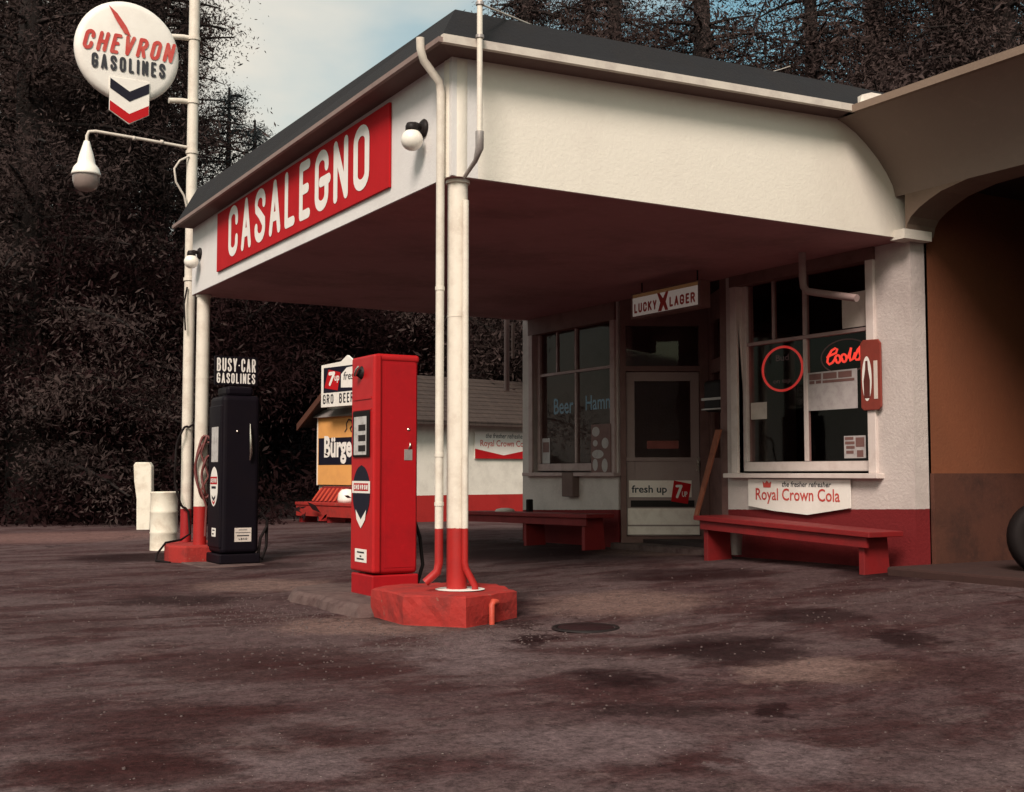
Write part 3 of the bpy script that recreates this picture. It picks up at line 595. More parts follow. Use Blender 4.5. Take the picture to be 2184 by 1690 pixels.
# round sign, faces -Y
RS=empty('round_sign',(-.76,6.6,5.16),'round white gasoline sign with red and dark lettering hung from the tall pole','sign')
dc=Vector((-.755,6.6,5.725)); r_=.575
m_=MB(); m_.lathe([(0,.075),(r_*.86,.07),(r_*.96,.055),(r_,.02),(r_,-.02),(r_*.96,-.055),(r_*.86,-.07),(0,-.075)],dc,48,(0,-1,0)); m_.build('disc','sign_white',RS)
of=dc+Vector((0,-.078,0))
m_=MB(); letters(m_,'CHEVRON',-.51,.48,-.06,.17,.040,of,X_,Z_,.003,gap=.38,skew=.22); 
m_.build('lettering','letter_red',RS)
m_=MB(); m_.flat([(-.055,.19),(.02,.165),(-.03,.27),(-.13,.40),(-.23,.48),(-.15,.33)],of,X_,Z_,.006); m_.build('swoosh','letter_red',RS)
m_=MB(); letters(m_,'GASOLINES',-.40,.41,-.255,-.085,.030,of,X_,Z_,.003,gap=.42); m_.build('lettering','letter_black',RS)
def vshape(a,b,y,hh,dip): return [(a,y),((a+b)/2,y-dip),(b,y),(b,y-hh),((a+b)/2,y-hh-dip),(a,y-hh)]
a,b=-.20,.235
m_=MB(); m_.prism([(a,-.33),(b,-.33),(b,-.71),((a+b)/2,-.84),(a,-.71)],of+Vector((0,.012,0)),X_,Z_,.020); m_.build('badge','sign_white',RS)
m_=MB(); m_.flat(vshape(a+.004,b-.004,-.345,.115,.125),of,X_,Z_,.012); m_.build('badge_stripe','navy',RS)
m_=MB(); m_.flat(vshape(a+.004,b-.004,-.60,.108,.125),of,X_,Z_,.012); m_.build('badge_stripe','sign_red',RS)
# street lamp arm
SL=empty('yard_lamp',(-.08,6.6,4.74),'white bell shaped yard lamp on a thin arm below the round sign','lamp')
m_=MB(); m_.tube([(-.06,6.6,4.735),(-.5,6.6,4.755),(-1.08,6.6,4.775),(-1.15,6.6,4.76),(-1.17,6.6,4.71),(-1.17,6.6,4.62)],.018,10)
for x in (-.35,-.66): m_.lathe([(.0,-.02),(.026,-.015),(.026,.015),(0,.02)],(x,6.6,4.755),10,(1,0,0))
m_.build('arm','gutter',SL)
m_=MB(); m_.lathe([(.0,4.66),(.03,4.65),(.045,4.60),(.075,4.50),(.09,4.44),(.095,4.40),(.135,4.35),(.155,4.29),(.158,4.265),(.145,4.265)],(-1.17,6.6,0),24); m_.build('shade','globe_white',SL)
m_=MB(); m_.lathe([(.143,4.264),(.142,4.20),(.12,4.13),(.07,4.09),(0,4.08)],(-1.17,6.6,0),24); m_.build('bowl','lamp_bowl',SL)
# hoses on pole
m_=MB()
def loop(c,rx,rz,y,a0,a1,n=20,tw=.02): return [(c[0]+rx*math.cos(R(a0+(a1-a0)*i/n)),y+tw*math.sin(i*1.1),c[1]+rz*math.sin(R(a0+(a1-a0)*i/n))) for i in range(n+1)]
m_.tube([(.06,6.50,1.55)]+loop((-.03,1.05),.13,.46,6.50,80,268)+[(0,6.5,.55),(.02,6.5,.3),(-.1,6.42,.24),(-.3,6.30,.22),(-.42,6.2,.1),(-.45,6.1,.04),(-.35,5.9,.03)],.013,8)
place_at('air_hose',m_,'rubber',(0,6.5,.2),'thin black hose looped down the tall pole to the ground','hose','hoses by the far column')
m_=MB()
for k,(rx,rz,zc_) in enumerate(((.10,.34,1.05),(.13,.30,1.02),(.08,.22,.95))): m_.tube(loop((.02+.02*k,zc_),rx,rz,5.93-.012*k,0,360,26),.014,8)
m_.tube([(.03,5.92,1.38),(-.04,5.90,1.2),(.05,5.90,.95),(-.03,5.90,.8),(.03,5.9,.62),(.02,5.9,.3)],.013,8)
place_at('coiled_hose',m_,'hose_red',(0,5.9,.2),'coiled reddish brown hose hung on the far column','hose','hoses by the far column')
# barrel
BR=empty('barrel',(.14,8.12,0),'white painted oil drum standing left of the tall pole','barrel')
m_=MB(); m_.lathe([(0,.73),(.150,.73),(.152,.752),(.172,.752),(.172,.735),(.165,.72),(.165,.515),(.172,.50),(.165,.485),(.165,.26),(.172,.245),(.165,.23),(.165,.015),(.172,0),(0,0)],(.14,8.12,0),32); m_.build('drum','barrel_white',BR)
m_=MB(); m_.lathe([(0,.742),(.03,.742),(.03,.733)],(.2,8.1,0),12); m_.build('bung','dark_metal',BR)
p_=W(-6.32,20.8); m_=MB()
o1=Vector((p_.x,p_.y,0)); 
m_.prism([(-.10,0),(.13,0),(.15,.55),(.14,1.10),(.10,1.17),(-.14,1.17),(-.17,1.12),(-.155,.85),(-.11,.55)],o1,Vector((.863,-.505,0)),Z_,.16)
place_at('marker_post',m_,'barrel_white',tuple(o1),'leaning white slab post behind the white oil drum','post',bevel=.02)

# ---- red pump ---------------------------------------------------------------------
px0,px1,py0,py1=-.21,.155,.875,1.275; zb=.105
RP=empty('gas_pump',(px0+.18,py0+.2,zb),'tall red gas pump beside the near column','gas pump','gas pumps')
m_=MB(); m_.box(px0+.02,px1-.01,py0+.012,py1-.012,zb+.15,1.835); m_.build('body','red_enamel',RP,.03,segs=4)
m_=MB(); m_.box(px0+.012,px1-.002,py0+.004,py1-.004,1.79,1.848); m_.build('top_cap','red_trim',RP,.024,segs=4)
m_=MB(); m_.box(px0-.008,px1-.006,py0+.006,py1-.006,zb-.02,zb+.145); m_.build('base','red_enamel',RP,.010)
m_=MB(); m_.box(px0-.012,px0+.055,py0-.006,py1+.006,zb+.16,1.842); m_.build('front_panel','red_trim',RP,.018,segs=3)
u,v=-Y_,Z_; FO=Vector((px0-.012,0,0)); cy=-(py0+py1)/2
m_=MB(); m_.prism(rect(cy-.145,cy+.155,1.10,1.435),FO-Vector((.004,0,0)),u,v,.010); m_.build('dial_frame','rubber',RP,.004)
m_=MB(); m_.flat(rect(cy-.115,cy+.115,1.115,1.395),FO,u,v,.0155); 
dfc=m_.build('dial_face','dial',RP)
m_=MB()
for i in range(3): m_.flat(rect(cy-.03,cy+.10,1.14+.075*i,1.185+.075*i),FO,u,v,.017)
m_.build('dial_drum','dark_metal',dfc)
m_=MB(); m_.prism(rect(cy-.16,cy+.17,1.52,1.535),FO,u,v,.006); m_.prism(rect(cy-.16,cy+.17,1.44,1.452),FO,u,v,.006); m_.build('trim_bar','red_trim',RP)
m_=MB(); m_.lathe([(.0,.03),(.03,.03),(.042,.012),(.05,0)],FO+Vector((0,-cy+.02,1.72)),16,(-1,0,0)); m_.build('crank_boss','dark_metal',RP)
m_=MB(); m_.tube([FO+Vector((-.03,-cy+.05,1.705)),FO+Vector((-.05,-cy+.02,1.70)),FO+Vector((-.055,-cy-.02,1.735)),FO+Vector((-.04,-cy-.03,1.76))],.012,8); m_.build('handle','chrome',RP)
# emblem on the pump: surfboard shape
def emblem(P_,FO,cy,zc,hw,hh,flip=False):
    def col(z): 
        return hw*max(0,1-abs(z)**2.3)**.6
    zs=[-1+2*i/24 for i in range(25)]; out=[(cy+col(z),zc+z*hh) for z in zs]+[(cy-col(z),zc+z*hh) for z in zs[::-1][1:-1]]
    m_=MB(); m_.prism(out,FO,u,v,.004); m_.build('emblem','navy' if not flip else 'sign_white',P_)
    m_=MB()
    if not flip: m_.flat(rect(cy-hw*1.06,cy+hw*1.06,zc-.02*hh,zc+.42*hh),FO,u,v,.0055)
    if not flip: m_.flat([(cy-hw*.62,zc-.62*hh),(cy,zc-.98*hh),(cy+hw*.62,zc-.62*hh),(cy+hw*.5,zc-.98*hh),(cy,zc-1.30*hh),(cy-hw*.5,zc-.98*hh)],FO,u,v,.0055); m_.build('emblem_panel','sign_white',P_)
    m_=MB()
    if flip: m_.flat(rect(cy-hw*.92,cy+hw*.92,zc+.12*hh,zc+.5*hh),FO,u,v,.0055)
    else: m_.flat(rect(cy-hw*.86,cy+hw*.86,zc+.06*hh,zc+.34*hh),FO,u,v,.0065); 
    m_.build('emblem_stripe','sign_red',P_)
    m_=MB()
    letters(m_,'CHEVRON',cy-hw*.80,cy+hw*.80,zc+(.11 if not flip else .20)*hh,zc+(.29 if not flip else .42)*hh,.008*(hw/.12),FO,u,v,.0078,gap=.4,skew=.15); m_.build('lettering','letter_white',P_)
    if flip:
        m_=MB(); m_.flat(vshape(cy-hw*.5,cy+hw*.5,zc-.42*hh,.14*hh,.16*hh),FO,u,v,.0055); m_.flat(rect(cy-hw*.6,cy+hw*.6,zc-.1*hh,zc+.02*hh),FO,u,v,.0055); m_.build('emblem_stripe','navy',P_)
        m_=MB(); m_.flat(vshape(cy-hw*.36,cy+hw*.36,zc-.66*hh,.12*hh,.13*hh),FO,u,v,.0055); m_.build('emblem_stripe','sign_red',P_)
emblem(RP,FO,cy,.84,.155,.20)
m_=MB(); m_.prism(rect(cy-.11,cy+.10,.335,.43),FO,u,v,.002); st=m_.build('sticker','sign_white',RP)
m_=MB(); letters(m_,'REGULAR',cy-.08,cy+.07,.395,.42,.005,FO,u,v,.003,gap=.4) if 0 else None
for k,(z,a_,b_) in enumerate(((.40,-.07,.06),(.372,-.02,.01),(.352,-.075,.055))): m_.flat(rect(cy+a_,cy+b_,z,z+.012),FO,u,v,.003)
m_.build('print','letter_black',st)
# side of pump (faces -Y): nozzle plate
SO=Vector((0,py0+.012,0))
m_=MB(); m_.prism(rect(.03,.095,1.075,1.155),SO,X_,Z_,.006); pl=m_.build('nozzle_plate','galvanised',RP,.002)
m_=MB(); m_.tube([SO+Vector((.065,-.006,1.16)),SO+Vector((.07,-.02,1.185)),SO+Vector((.075,-.006,1.20))],.007,8); m_.build('latch','chrome',pl)
m_=MB(); m_.lathe([(0,.008),(.013,.005),(.014,0)],SO+Vector((.065,-.0,1.30)),12,(0,-1,0)); m_.build('lock','chrome',RP)
m_=MB(); m_.prism(rect(px0+.085,px1-.03,.30,1.78),SO,X_,Z_,.003); m_.build('side_panel','red_enamel',RP,.001)
m_=MB(); m_.tube([(px1-.02,1.15,.72),(px1+.05,1.12,.70),(px1+.10,1.08,.50),(px1+.11,1.05,.30),(px1+.05,1.02,.16),(px1-.01,1.0,.18)],.014,10); m_.build('hose','rubber',RP)
# ---- black pump ---------------------------------------------------------------------
bx0,bx1,by0,by1=.01,.42,5.29,5.76; zb=.037
BP=empty('gas_pump',(bx0+.2,by0+.23,zb),'old black gas pump with a white lettered sign board on top','gas pump','gas pumps')
m_=MB(); m_.box(bx0,bx1,by0,by1,zb+.10,1.80); m_.build('body','black_enamel',BP,.05,segs=4)
m_=MB(); m_.box(bx0-.012,bx1+.012,by0-.012,by1+.012,zb,zb+.10); m_.build('base','black_enamel',BP,.012)
m_=MB(); m_.box(bx0+.06,bx1-.06,by0+.06,by1-.06,1.80,1.90); m_.build('cap','black_enamel',BP,.03)
m_=MB(); m_.box(bx0-.012,bx0+.04,by0+.02,by1-.02,zb+.16,1.70); m_.build('front_panel','black_enamel',BP,.016)
FO=Vector((bx0-.012,0,0)); cy=-(by0+by1)/2
m_=MB(); m_.flat(rect(cy-.10,cy+.14,1.10,1.47),FO,u,v,.002); m_.build('dial_face','dial',BP)
emblem(BP,FO,cy+.01,.84,.13,.21,True)
m_=MB(); m_.prism(rect(cy-.05,cy+.09,.315,.405),FO,u,v,.002); st=m_.build('sticker','sign_white',BP)
m_=MB(); m_.flat(rect(cy-.02,cy+.06,.375,.388),FO,u,v,.003); m_.flat(rect(cy-.03,cy+.03,.335,.35),FO,u,v,.003); m_.build('print','letter_black',st)
SO=Vector((0,by0,0))
m_=MB(); m_.prism(rect(.155,.335,.265,.41),SO,X_,Z_,.003); st=m_.build('sticker','paper',BP)
m_=MB(); letters(m_,'LEAD',.20,.29,.285,.305,.005,SO,X_,Z_,.0045); m_.flat(rect(.18,.31,.322,.334),SO,X_,Z_,.0045); m_.flat(rect(.165,.325,.357,.363),SO,X_,Z_,.0045); m_.flat(rect(.20,.29,.385,.391),SO,X_,Z_,.0045); m_.build('print','letter_black',st)
m_=MB(); m_.tube([SO+Vector((.30,-.03,1.50)),SO+Vector((.30,-.05,1.36)),SO+Vector((.305,-.05,1.20)),SO+Vector((.30,-.03,1.12))],[.006,.016,.018,.010],10); m_.lathe([(0,.014),(.014,.01),(.016,0)],SO+Vector((.17,0,1.42)),12,(0,-1,0)); m_.build('nozzle','chrome',BP)
m_=MB(); m_.tube([(bx1-.01,by0+.1,.50),(bx1+.06,by0+.09,.55),(bx1+.11,by0+.07,.48),(bx1+.10,by0+.06,.20),(bx1+.05,by0+.05,.07),(bx1+.01,by0+.05,.12),(bx1+.03,by0+.04,.3),(bx1+.10,by0+.04,.42)],.016,10); m_.build('hose','rubber',BP)
m_=MB(); m_.box(bx0-.03,bx1+.03,by0+.20,by0+.24,1.92,2.23); sb=m_.build('sign_board','black_enamel',BP,.004)
so_=Vector((0,by0+.20,0))
m_=MB(); letters(m_,'BUSY-CAR',.0,.425,2.065,2.21,.0165,so_,X_,Z_,.002,gap=.34); m_.build('lettering','letter_white',sb)
m_=MB(); letters(m_,'GASOLINES',.0,.42,1.94,2.05,.0145,so_,X_,Z_,.002,gap=.38); m_.build('lettering','letter_white',sb)

# ---------------------------------------------------------------- store front things
# benches
def bench(name,pts_top,legs,label,wid):
    (ya,za),(yb,zb2)=pts_top; e=empty(name,(3.9,(ya+yb)/2,zg(3.9,ya)),label,'bench','red benches along the store front'); x0=3.68
    m_=MB(); m_.hexa([(x0,ya,za-.045),(x0+wid,ya,za-.045),(x0+wid,yb,zb2-.045),(x0,yb,zb2-.045)],[(x0,ya,za),(x0+wid,ya,za),(x0+wid,yb,zb2),(x0,yb,zb2)]); m_.build('seat','red_wood',e,.006)
    m_=MB(); m_.hexa([(x0+.035,ya+.06,za-.13),(x0+.06,ya+.06,za-.13),(x0+.06,yb-.06,zb2-.13),(x0+.035,yb-.06,zb2-.13)],[(x0+.035,ya+.06,za-.047),(x0+.06,ya+.06,za-.047),(x0+.06,yb-.06,zb2-.047),(x0+.035,yb-.06,zb2-.047)]); m_.build('apron','red_wood',e)
    for yl,wl in legs:
        k=(yl-ya)/(yb-ya); zt_=za+(zb2-za)*k-.047; g_=zg(3.8,yl)-.02
        m_=MB(); m_.prism([(x0-.0,g_),(x0+.14,g_),(x0+wid-.02,zt_),(x0+.065,zt_)] if 0 else [(x0+.07,g_),(x0+wid-.03,g_),(x0+wid-.06,zt_),(x0+.07,zt_)],(0,yl+wl/2,0),X_,Z_,wl); m_.build('leg','red_wood',e,.004)
    return e
bench('bench',((-.13,.505),(2.10,.575)),((.02,.06),(2.0,.06)),'red plank bench under the window with the neon signs',.40)
bench('bench',((3.95,.53),(6.85,.49)),((4.12,.06),(5.38,.06)),'long dark red plank bench running past the left end of the store',.38)
m_=MB(); m_.lathe([(0,.05),(.05,.048),(.11,.035),(.13,.01),(.12,0),(0,0)],(3.86,6.05,.497),16); place_at('cushion',m_,'panel_rust' if 0 else 'paper',(3.86,6.05,.497),'small pale pink rounded cushion lying on the long bench','cushion')
m_=MB(); m_.box(4.0,4.08,5.72,5.78,.5,.66); place_at('jar',m_,'rubber',(4.04,5.75,.5),'small dark can standing on the long bench by the wall','can',bevel=.015)
# cola sign under right window
RC=empty('cola_sign',(4.22,1.23,.6),'white cola sign with red lettering under the right window','sign','cola signs')
CO=Vector((4.215,0,0))
m_=MB(); m_.prism([(-1.90,.665),(-1.55,.625),(-1.1,.60),(-.57,.675),(-.57,.925),(-1.90,.925)],CO,-Y_,Z_,.012); m_.build('board','sign_white',RC)
m_=MB(); font(m_,'Royal Crown Cola',-1.79,-.69,.69,.84,CO,-Y_,Z_,.015,.012); m_.build('lettering','letter_red',RC)
m_=MB(); font(m_,'the fresher refresher',-1.43,-.80,.855,.905,CO,-Y_,Z_,.015,.01,.2); m_.build('lettering','navy',RC)
m_=MB(); m_.flat([(-1.68,.845),(-1.58,.845),(-1.57,.905),(-1.60,.885),(-1.63,.912),(-1.66,.885),(-1.69,.905)],CO,-Y_,Z_,.015); m_.build('crown','letter_red',RC)
# neon signs in right window (behind the glass)
NX=XW+.16
def ring(cy_,cz_,ry,rz,x,n=48): return [(x,cy_+ry*math.cos(2*PI*i/n),cz_+rz*math.sin(2*PI*i/n)) for i in range(n+1)]
NR_=empty('neon_sign',(NX,1.61,1.78),'round red neon ring hung in the right window','neon sign','neon signs')
m_=MB(); m_.tube(ring(1.612,1.992,.275,.212,NX),.012,8,False); m_.build('tube','neon_red',NR_)
m_=MB(); font(m_,'Bud',-1.70,-1.52,2.07,2.13,(NX,0,0),-Y_,Z_,.0,.01); font(m_,'on tap',-1.74,-1.50,1.84,1.89,(NX,0,0),-Y_,Z_,.0,.01); m_.build('lettering','neon_dim',NR_)
NC=empty('neon_sign',(NX,.79,1.89),'coral neon script in a dim oval in the right window','neon sign','neon signs')
m_=MB(); m_.tube(ring(.79,2.045,.30,.155,NX),.006,8,False); m_.build('oval','neon_dim',NC)
m_=MB()
def scr(pts): m_.tube([(NX-.01-.001*i,-a,b) for i,(a,b) in enumerate(pts)],.0105,8)
bx,bz=-1.005,1.985
S_=lambda pts: [(bx+a*.44,bz+b*.13) for a,b in pts]
scr(S_([(.0,.50),(.10,.62),(.26,.75),(.30,1.0),(.24,1.08),(.14,.95),(.04,.55),(.02,.15),(.08,-.02),(.17,.08),(.24,.3)]))
scr(S_([(.24,.3)]+[(.32+.07*math.cos(R(a)),.3+.27*math.sin(R(a))) for a in range(180,541,30)]))
scr(S_([(.40,.34)]+[(.49+.07*math.cos(R(a)),.32+.27*math.sin(R(a))) for a in range(180,541,30)]))
scr(S_([(.58,.3),(.66,.8),(.68,1.0),(.64,.4),(.66,.1),(.74,.2),(.80,.62)]))
scr(S_([(.76,.2),(.86,.8),(.92,1.0),(.90,.7),(.94,.35),(.90,.1),(.82,.12)]))
m_.build('script','neon_coral',NC)
# papers in right window (stuck to the inside of the pane)
PX=XW+.0835
def paper(name,y0,y1,z0,z1,mat,label,lines=True,tilt=0):
    e=empty(name,(PX,(y0+y1)/2,z0),label,'notice','papers in the store windows'); m_=MB(); m_.prism([(-y1,z0),(-y0,z0+tilt),(-y0,z1+tilt),(-y1,z1)],(PX,0,0),-Y_,Z_,.003); m_.build('sheet',mat,e)
    if lines:
        m_=MB()
        for (a,b,c,d) in lines: m_.flat(rect(-y1+a*(y1-y0),-y1+b*(y1-y0),z0+c*(z1-z0),z0+d*(z1-z0)),(PX,0,0),-Y_,Z_,.005)
        m_.build('print','frame_dark',e)
    return e
paper('notice',.575,1.185,1.56,1.915,'paper_grey','large grey printed notice below the coral neon script',[(.03,.28,.80,.96),(.32,.60,.80,.96),(.63,.90,.80,.96),(.03,.14,.70,.78),(.17,.28,.70,.78),(.31,.95,.70,.77)])
paper('notice',1.75,1.98,1.51,1.675,'paper','small blank cream card in the left corner of the right window',False)
paper('notice',.49,.745,1.115,1.315,'paper_grey','small photo sheet in the lower right corner of the right window',[(.05,.45,.82,.95),(.05,.5,.62,.75),(.1,.5,.42,.55),(.55,.95,.5,.92),(.1,.45,.2,.34),(.6,.9,.05,.35)])
# bottle thermometer
TH=empty('thermometer',(4.2,.29,1.52),'rust red metal thermometer plate with a bottle picture right of the window','thermometer')
TX=Vector((XW-.032,0,0))
m_=MB(); m_.prism([(-.41,1.55),(-.38,1.525),(-.21,1.525),(-.18,1.55),(-.18,2.10),(-.21,2.135),(-.38,2.14),(-.41,2.11)],TX,-Y_,Z_,.02); m_.build('plate','panel_rust',TH,.006)
m_=MB(); m_.flat(ell(-.335,1.80,.055,.195),TX,-Y_,Z_,.022); m_.build('oval','sign_white',TH)
m_=MB(); m_.flat([(-.368,1.63),(-.302,1.63),(-.298,1.78),(-.318,1.88),(-.322,1.955),(-.348,1.955),(-.352,1.88),(-.372,1.78)],TX,-Y_,Z_,.024); m_.build('bottle_print','bottle_brown',TH)
m_=MB(); m_.prism(rect(-.255,-.215,1.62,1.95),TX,-Y_,Z_,.024); m_.build('scale','paper',TH)
# curved pipe
m_=MB(); m_.tube([(3.9,.80,2.998),(3.9,.80,2.72),(3.9,.79,2.64),(3.9,.74,2.595),(3.9,.66,2.575),(3.9,.16,2.46)],.032,12); m_.lathe([(0,0),(.06,0),(.06,-.02),(.035,-.025)],(3.9,.80,2.999),16); place_at('drain_pipe',m_,'door_paint',(3.9,.8,2.9),'bent pinkish white pipe hanging from the canopy ceiling before the right window','pipe')
# beer sign light box
LK=empty('beer_sign',(3.72,2.5,2.6),'narrow backlit beer sign with red letters hanging under the ceiling','sign')
p0=Vector((3.62,3.0,2.585)); uu=Vector((0,-1,0))
m_=MB(); m_.box(3.62,3.74,1.88,3.02,2.575,2.84); m_.build('case','frame_dark',LK,.006)
LO=Vector((3.62,0,0))
m_=MB(); m_.flat(rect(-2.98,-1.92,2.60,2.79),LO,-Y_,Z_,.002); m_.build('face','lightbox',LK)
m_=MB(); m_.flat(rect(-2.98,-1.92,2.79,2.825),LO,-Y_,Z_,.002); m_.build('face_strip','lightbox_amber',LK)
m_=MB(); letters(m_,'LUCKY',-2.95,-2.57,2.63,2.73,.022,LO,-Y_,Z_,.004,gap=.3); m_.build('lettering','letter_red',LK)
m_=MB(); letters(m_,'LAGER',-2.36,-1.96,2.63,2.73,.022,LO,-Y_,Z_,.004,gap=.3); m_.build('lettering','letter_red',LK)
m_=MB(); m_.flat([(-2.55,2.605),(-2.49,2.605),(-2.46,2.66),(-2.43,2.605),(-2.38,2.605),(-2.42,2.69),(-2.375,2.79),(-2.42,2.79),(-2.465,2.73),(-2.52,2.79),(-2.56,2.79),(-2.51,2.69)],LO,-Y_,Z_,.004); m_.build('emblem','letter_red',LK)
m_=MB(); m_.tube([(3.68,2.0,2.84),(3.68,2.0,3.0)],.008,8); m_.tube([(3.68,2.9,2.84),(3.68,2.9,3.0)],.008,8); m_.build('hanger','dark_metal',LK)
# fresh up plate on the door
FU=empty('push_plate',tuple(dA+du*.45+NR*.06+Z_*.7),'printed soft drink plate on the lower part of the store door','sign')
DO=dA+NR*.054
m_=MB(); m_.prism(rect(.09,.80,.71,.90),DO,du,Z_,.004); m_.build('plate','kick_paint',FU)
m_=MB(); font(m_,'fresh up',.12,.52,.735,.845,DO,du,Z_,.006,.02); m_.build('lettering','letter_black',FU)
m_=MB(); cr=[(.56,.60),(.74,.575),(.79,.82),(.60,.86)]; m_.prism([(.565,.665),(.755,.635),(.795,.86),(.60,.90)],DO,du,Z_,.009); m_.build('badge','sign_red',FU)
m_=MB(); letters(m_,'7',.60,.68,.70,.85,.028,DO,du,Z_,.011,skew=.12); font(m_,'UP',.69,.75,.715,.775,DO,du,Z_,.011,.02); m_.build('lettering','letter_white',FU)
m_=MB(); m_.prism(rect(.30,.66,1.26,1.35),dA+NR*.034,du,Z_,.003); nf=place_at('notice',m_,'panel_rust',tuple(dA+du*.48+Z_*1.26),'small faded red and white strip notice on the door glass','notice','papers in the store windows')
# neon and posters in left window
NL=empty('neon_sign',(NX,5.1,1.75),'faint unlit blue lettering sign across the left window','neon sign','neon signs')
m_=MB(); font(m_,'Beer',-5.75,-5.30,1.72,1.92,(NX,0,0),-Y_,Z_,0,.012); font(m_,"Hamms",-5.03,-4.36,1.74,1.92,(NX,0,0),-Y_,Z_,0,.012); m_.build('lettering','neon_blue',NL)
paper('poster',5.72,5.90,1.10,1.42,'paper_grey','small poster card in the bottom left corner of the left window',[(.1,.9,.45,.85)])
e=empty('poster',(XW-.035,4.33,.98),'large mottled poster overlapping the right edge of the left window','poster','papers in the store windows'); m_=MB(); m_.prism(rect(-4.62,-4.22,.98,1.55),(XW-.034,0,0),-Y_,Z_,.006); m_.build('sheet','frame_dark',e)
m_=MB()
for (a,b,c,d) in ((.05,.45,.75,.95),(.1,.35,.55,.68),(.55,.9,.5,.72),(.05,.65,.3,.48),(.08,.35,.05,.3),(.55,.85,.02,.3)): m_.flat(ell(-4.62+(a+b)/2*.40,.98+(c+d)/2*.57,(b-a)/2*.40,(d-c)/2*.57,14),(XW-.034,0,0),-Y_,Z_,.008)
m_.build('print','paper_grey',e)
m_=MB(); m_.box(XW-.10,XW,4.93,5.17,.70,.99); place_at('meter_box',m_,'soffit',(XW-.05,5.05,.7),'flat grey box on the wall below the left window','box',bevel=.01)
# recess: mailbox-like box, leaning board, bucket pipe
MX=sA.lerp(sB,.62); mo=Vector((4.50,2.62,1.45))
e=empty('wall_box',tuple(mo),'dark metal box with pale bands on the recess wall beside the door','box')
m_=MB(); m_.box(mo.x-.13,mo.x+.10,mo.y-.14,mo.y+.16,1.62,1.95); m_.build('case','dark_metal',e,.04,segs=3)
m_=MB(); m_.box(mo.x-.14,mo.x+.11,mo.y-.15,mo.y+.17,1.74,1.765); m_.box(mo.x-.14,mo.x+.11,mo.y-.15,mo.y+.17,1.64,1.655); m_.build('band','galvanised',e)
m_=MB(); b0=Vector((3.98,2.44,.55)); b1=Vector((4.17,2.30,1.42)); m_.hexa([b0+Vector((0,-.02,0)),b0+Vector((.03,-.02,0)),b0+Vector((.03,.03,0)),b0+Vector((0,.03,0))],[b1+Vector((0,-.045,0)),b1+Vector((.02,-.045,0)),b1+Vector((.02,.045,0)),b1+Vector((0,.045,0))]); place_at('leaning_board',m_,'wood_orange',tuple(b0),'orange brown board leaning by the store door','board',bevel=.004)
m_=MB(); m_.lathe([(.06,0),(.075,.24),(.08,.25),(.07,.25),(.055,.01),(0,.01)],(4.10,1.98,.19),16); place_at('bucket',m_,'galvanised',(4.10,1.98,.19),'small grey bucket under the bench by the door','bucket')
m_=MB(); m_.tube([(4.10,6.42,2.98),(4.10,6.42,2.05)],.035,10); place_at('hanging_pipe',m_,'door_paint',(4.1,6.42,2.9),'short pinkish grey pipe hanging below the canopy at the left end of the store','pipe')
m_=MB(); m_.tube([(4.3,6.6,2.98),(4.3,6.6,2.5)],.022,10); place_at('hanging_pipe',m_,'gutter_dull',(4.3,6.6,2.9),'thin short pipe stub hanging between the hanging pipe and the store wall','pipe')
# manhole
MH=empty('manhole_cover',(.40,-.93,zg(.4,-.93)),'round dark iron manhole cover set in the asphalt','manhole cover')
z0=zg(.4,-.93)
m_=MB(); m_.lathe([(0,.012),(.165,.012),(.172,.008),(.175,0)],(.40,-.93,z0),36); m_.build('lid','iron_cover',MH)
m_=MB(); m_.lathe([(.180,.0),(.180,.010),(.205,.010),(.210,0)],(.40,-.93,z0),36); m_.build('rim','dark_metal',MH)
# tyre at right
ty=W(4.15,9.35); e=empty('car_wheel',(ty.x,ty.y,zg(ty.x,ty.y)),'black tyre with shiny hub standing by the brown step at the right','wheel')
axs=Vector((-.6,-.8,.1)).normalized(); cc=Vector((ty.x,ty.y,zg(ty.x,ty.y)+.30))
m_=MB(); m_.lathe([(.17,.07),(.22,.09),(.27,.085),(.30,.06),(.305,0),(.30,-.06),(.27,-.085),(.22,-.09),(.17,-.07)],cc,32,axs); m_.build('tyre','rubber',e)
m_=MB(); m_.lathe([(0,.05),(.06,.06),(.10,.04),(.16,.055),(.175,.07),(.175,-.07),(0,-.05)],cc,24,axs); m_.build('hub','dark_metal',e)
m_=MB(); m_.lathe([(0,.07),(.04,.066),(.05,.058)],cc,16,axs); m_.build('cap','chrome',e)

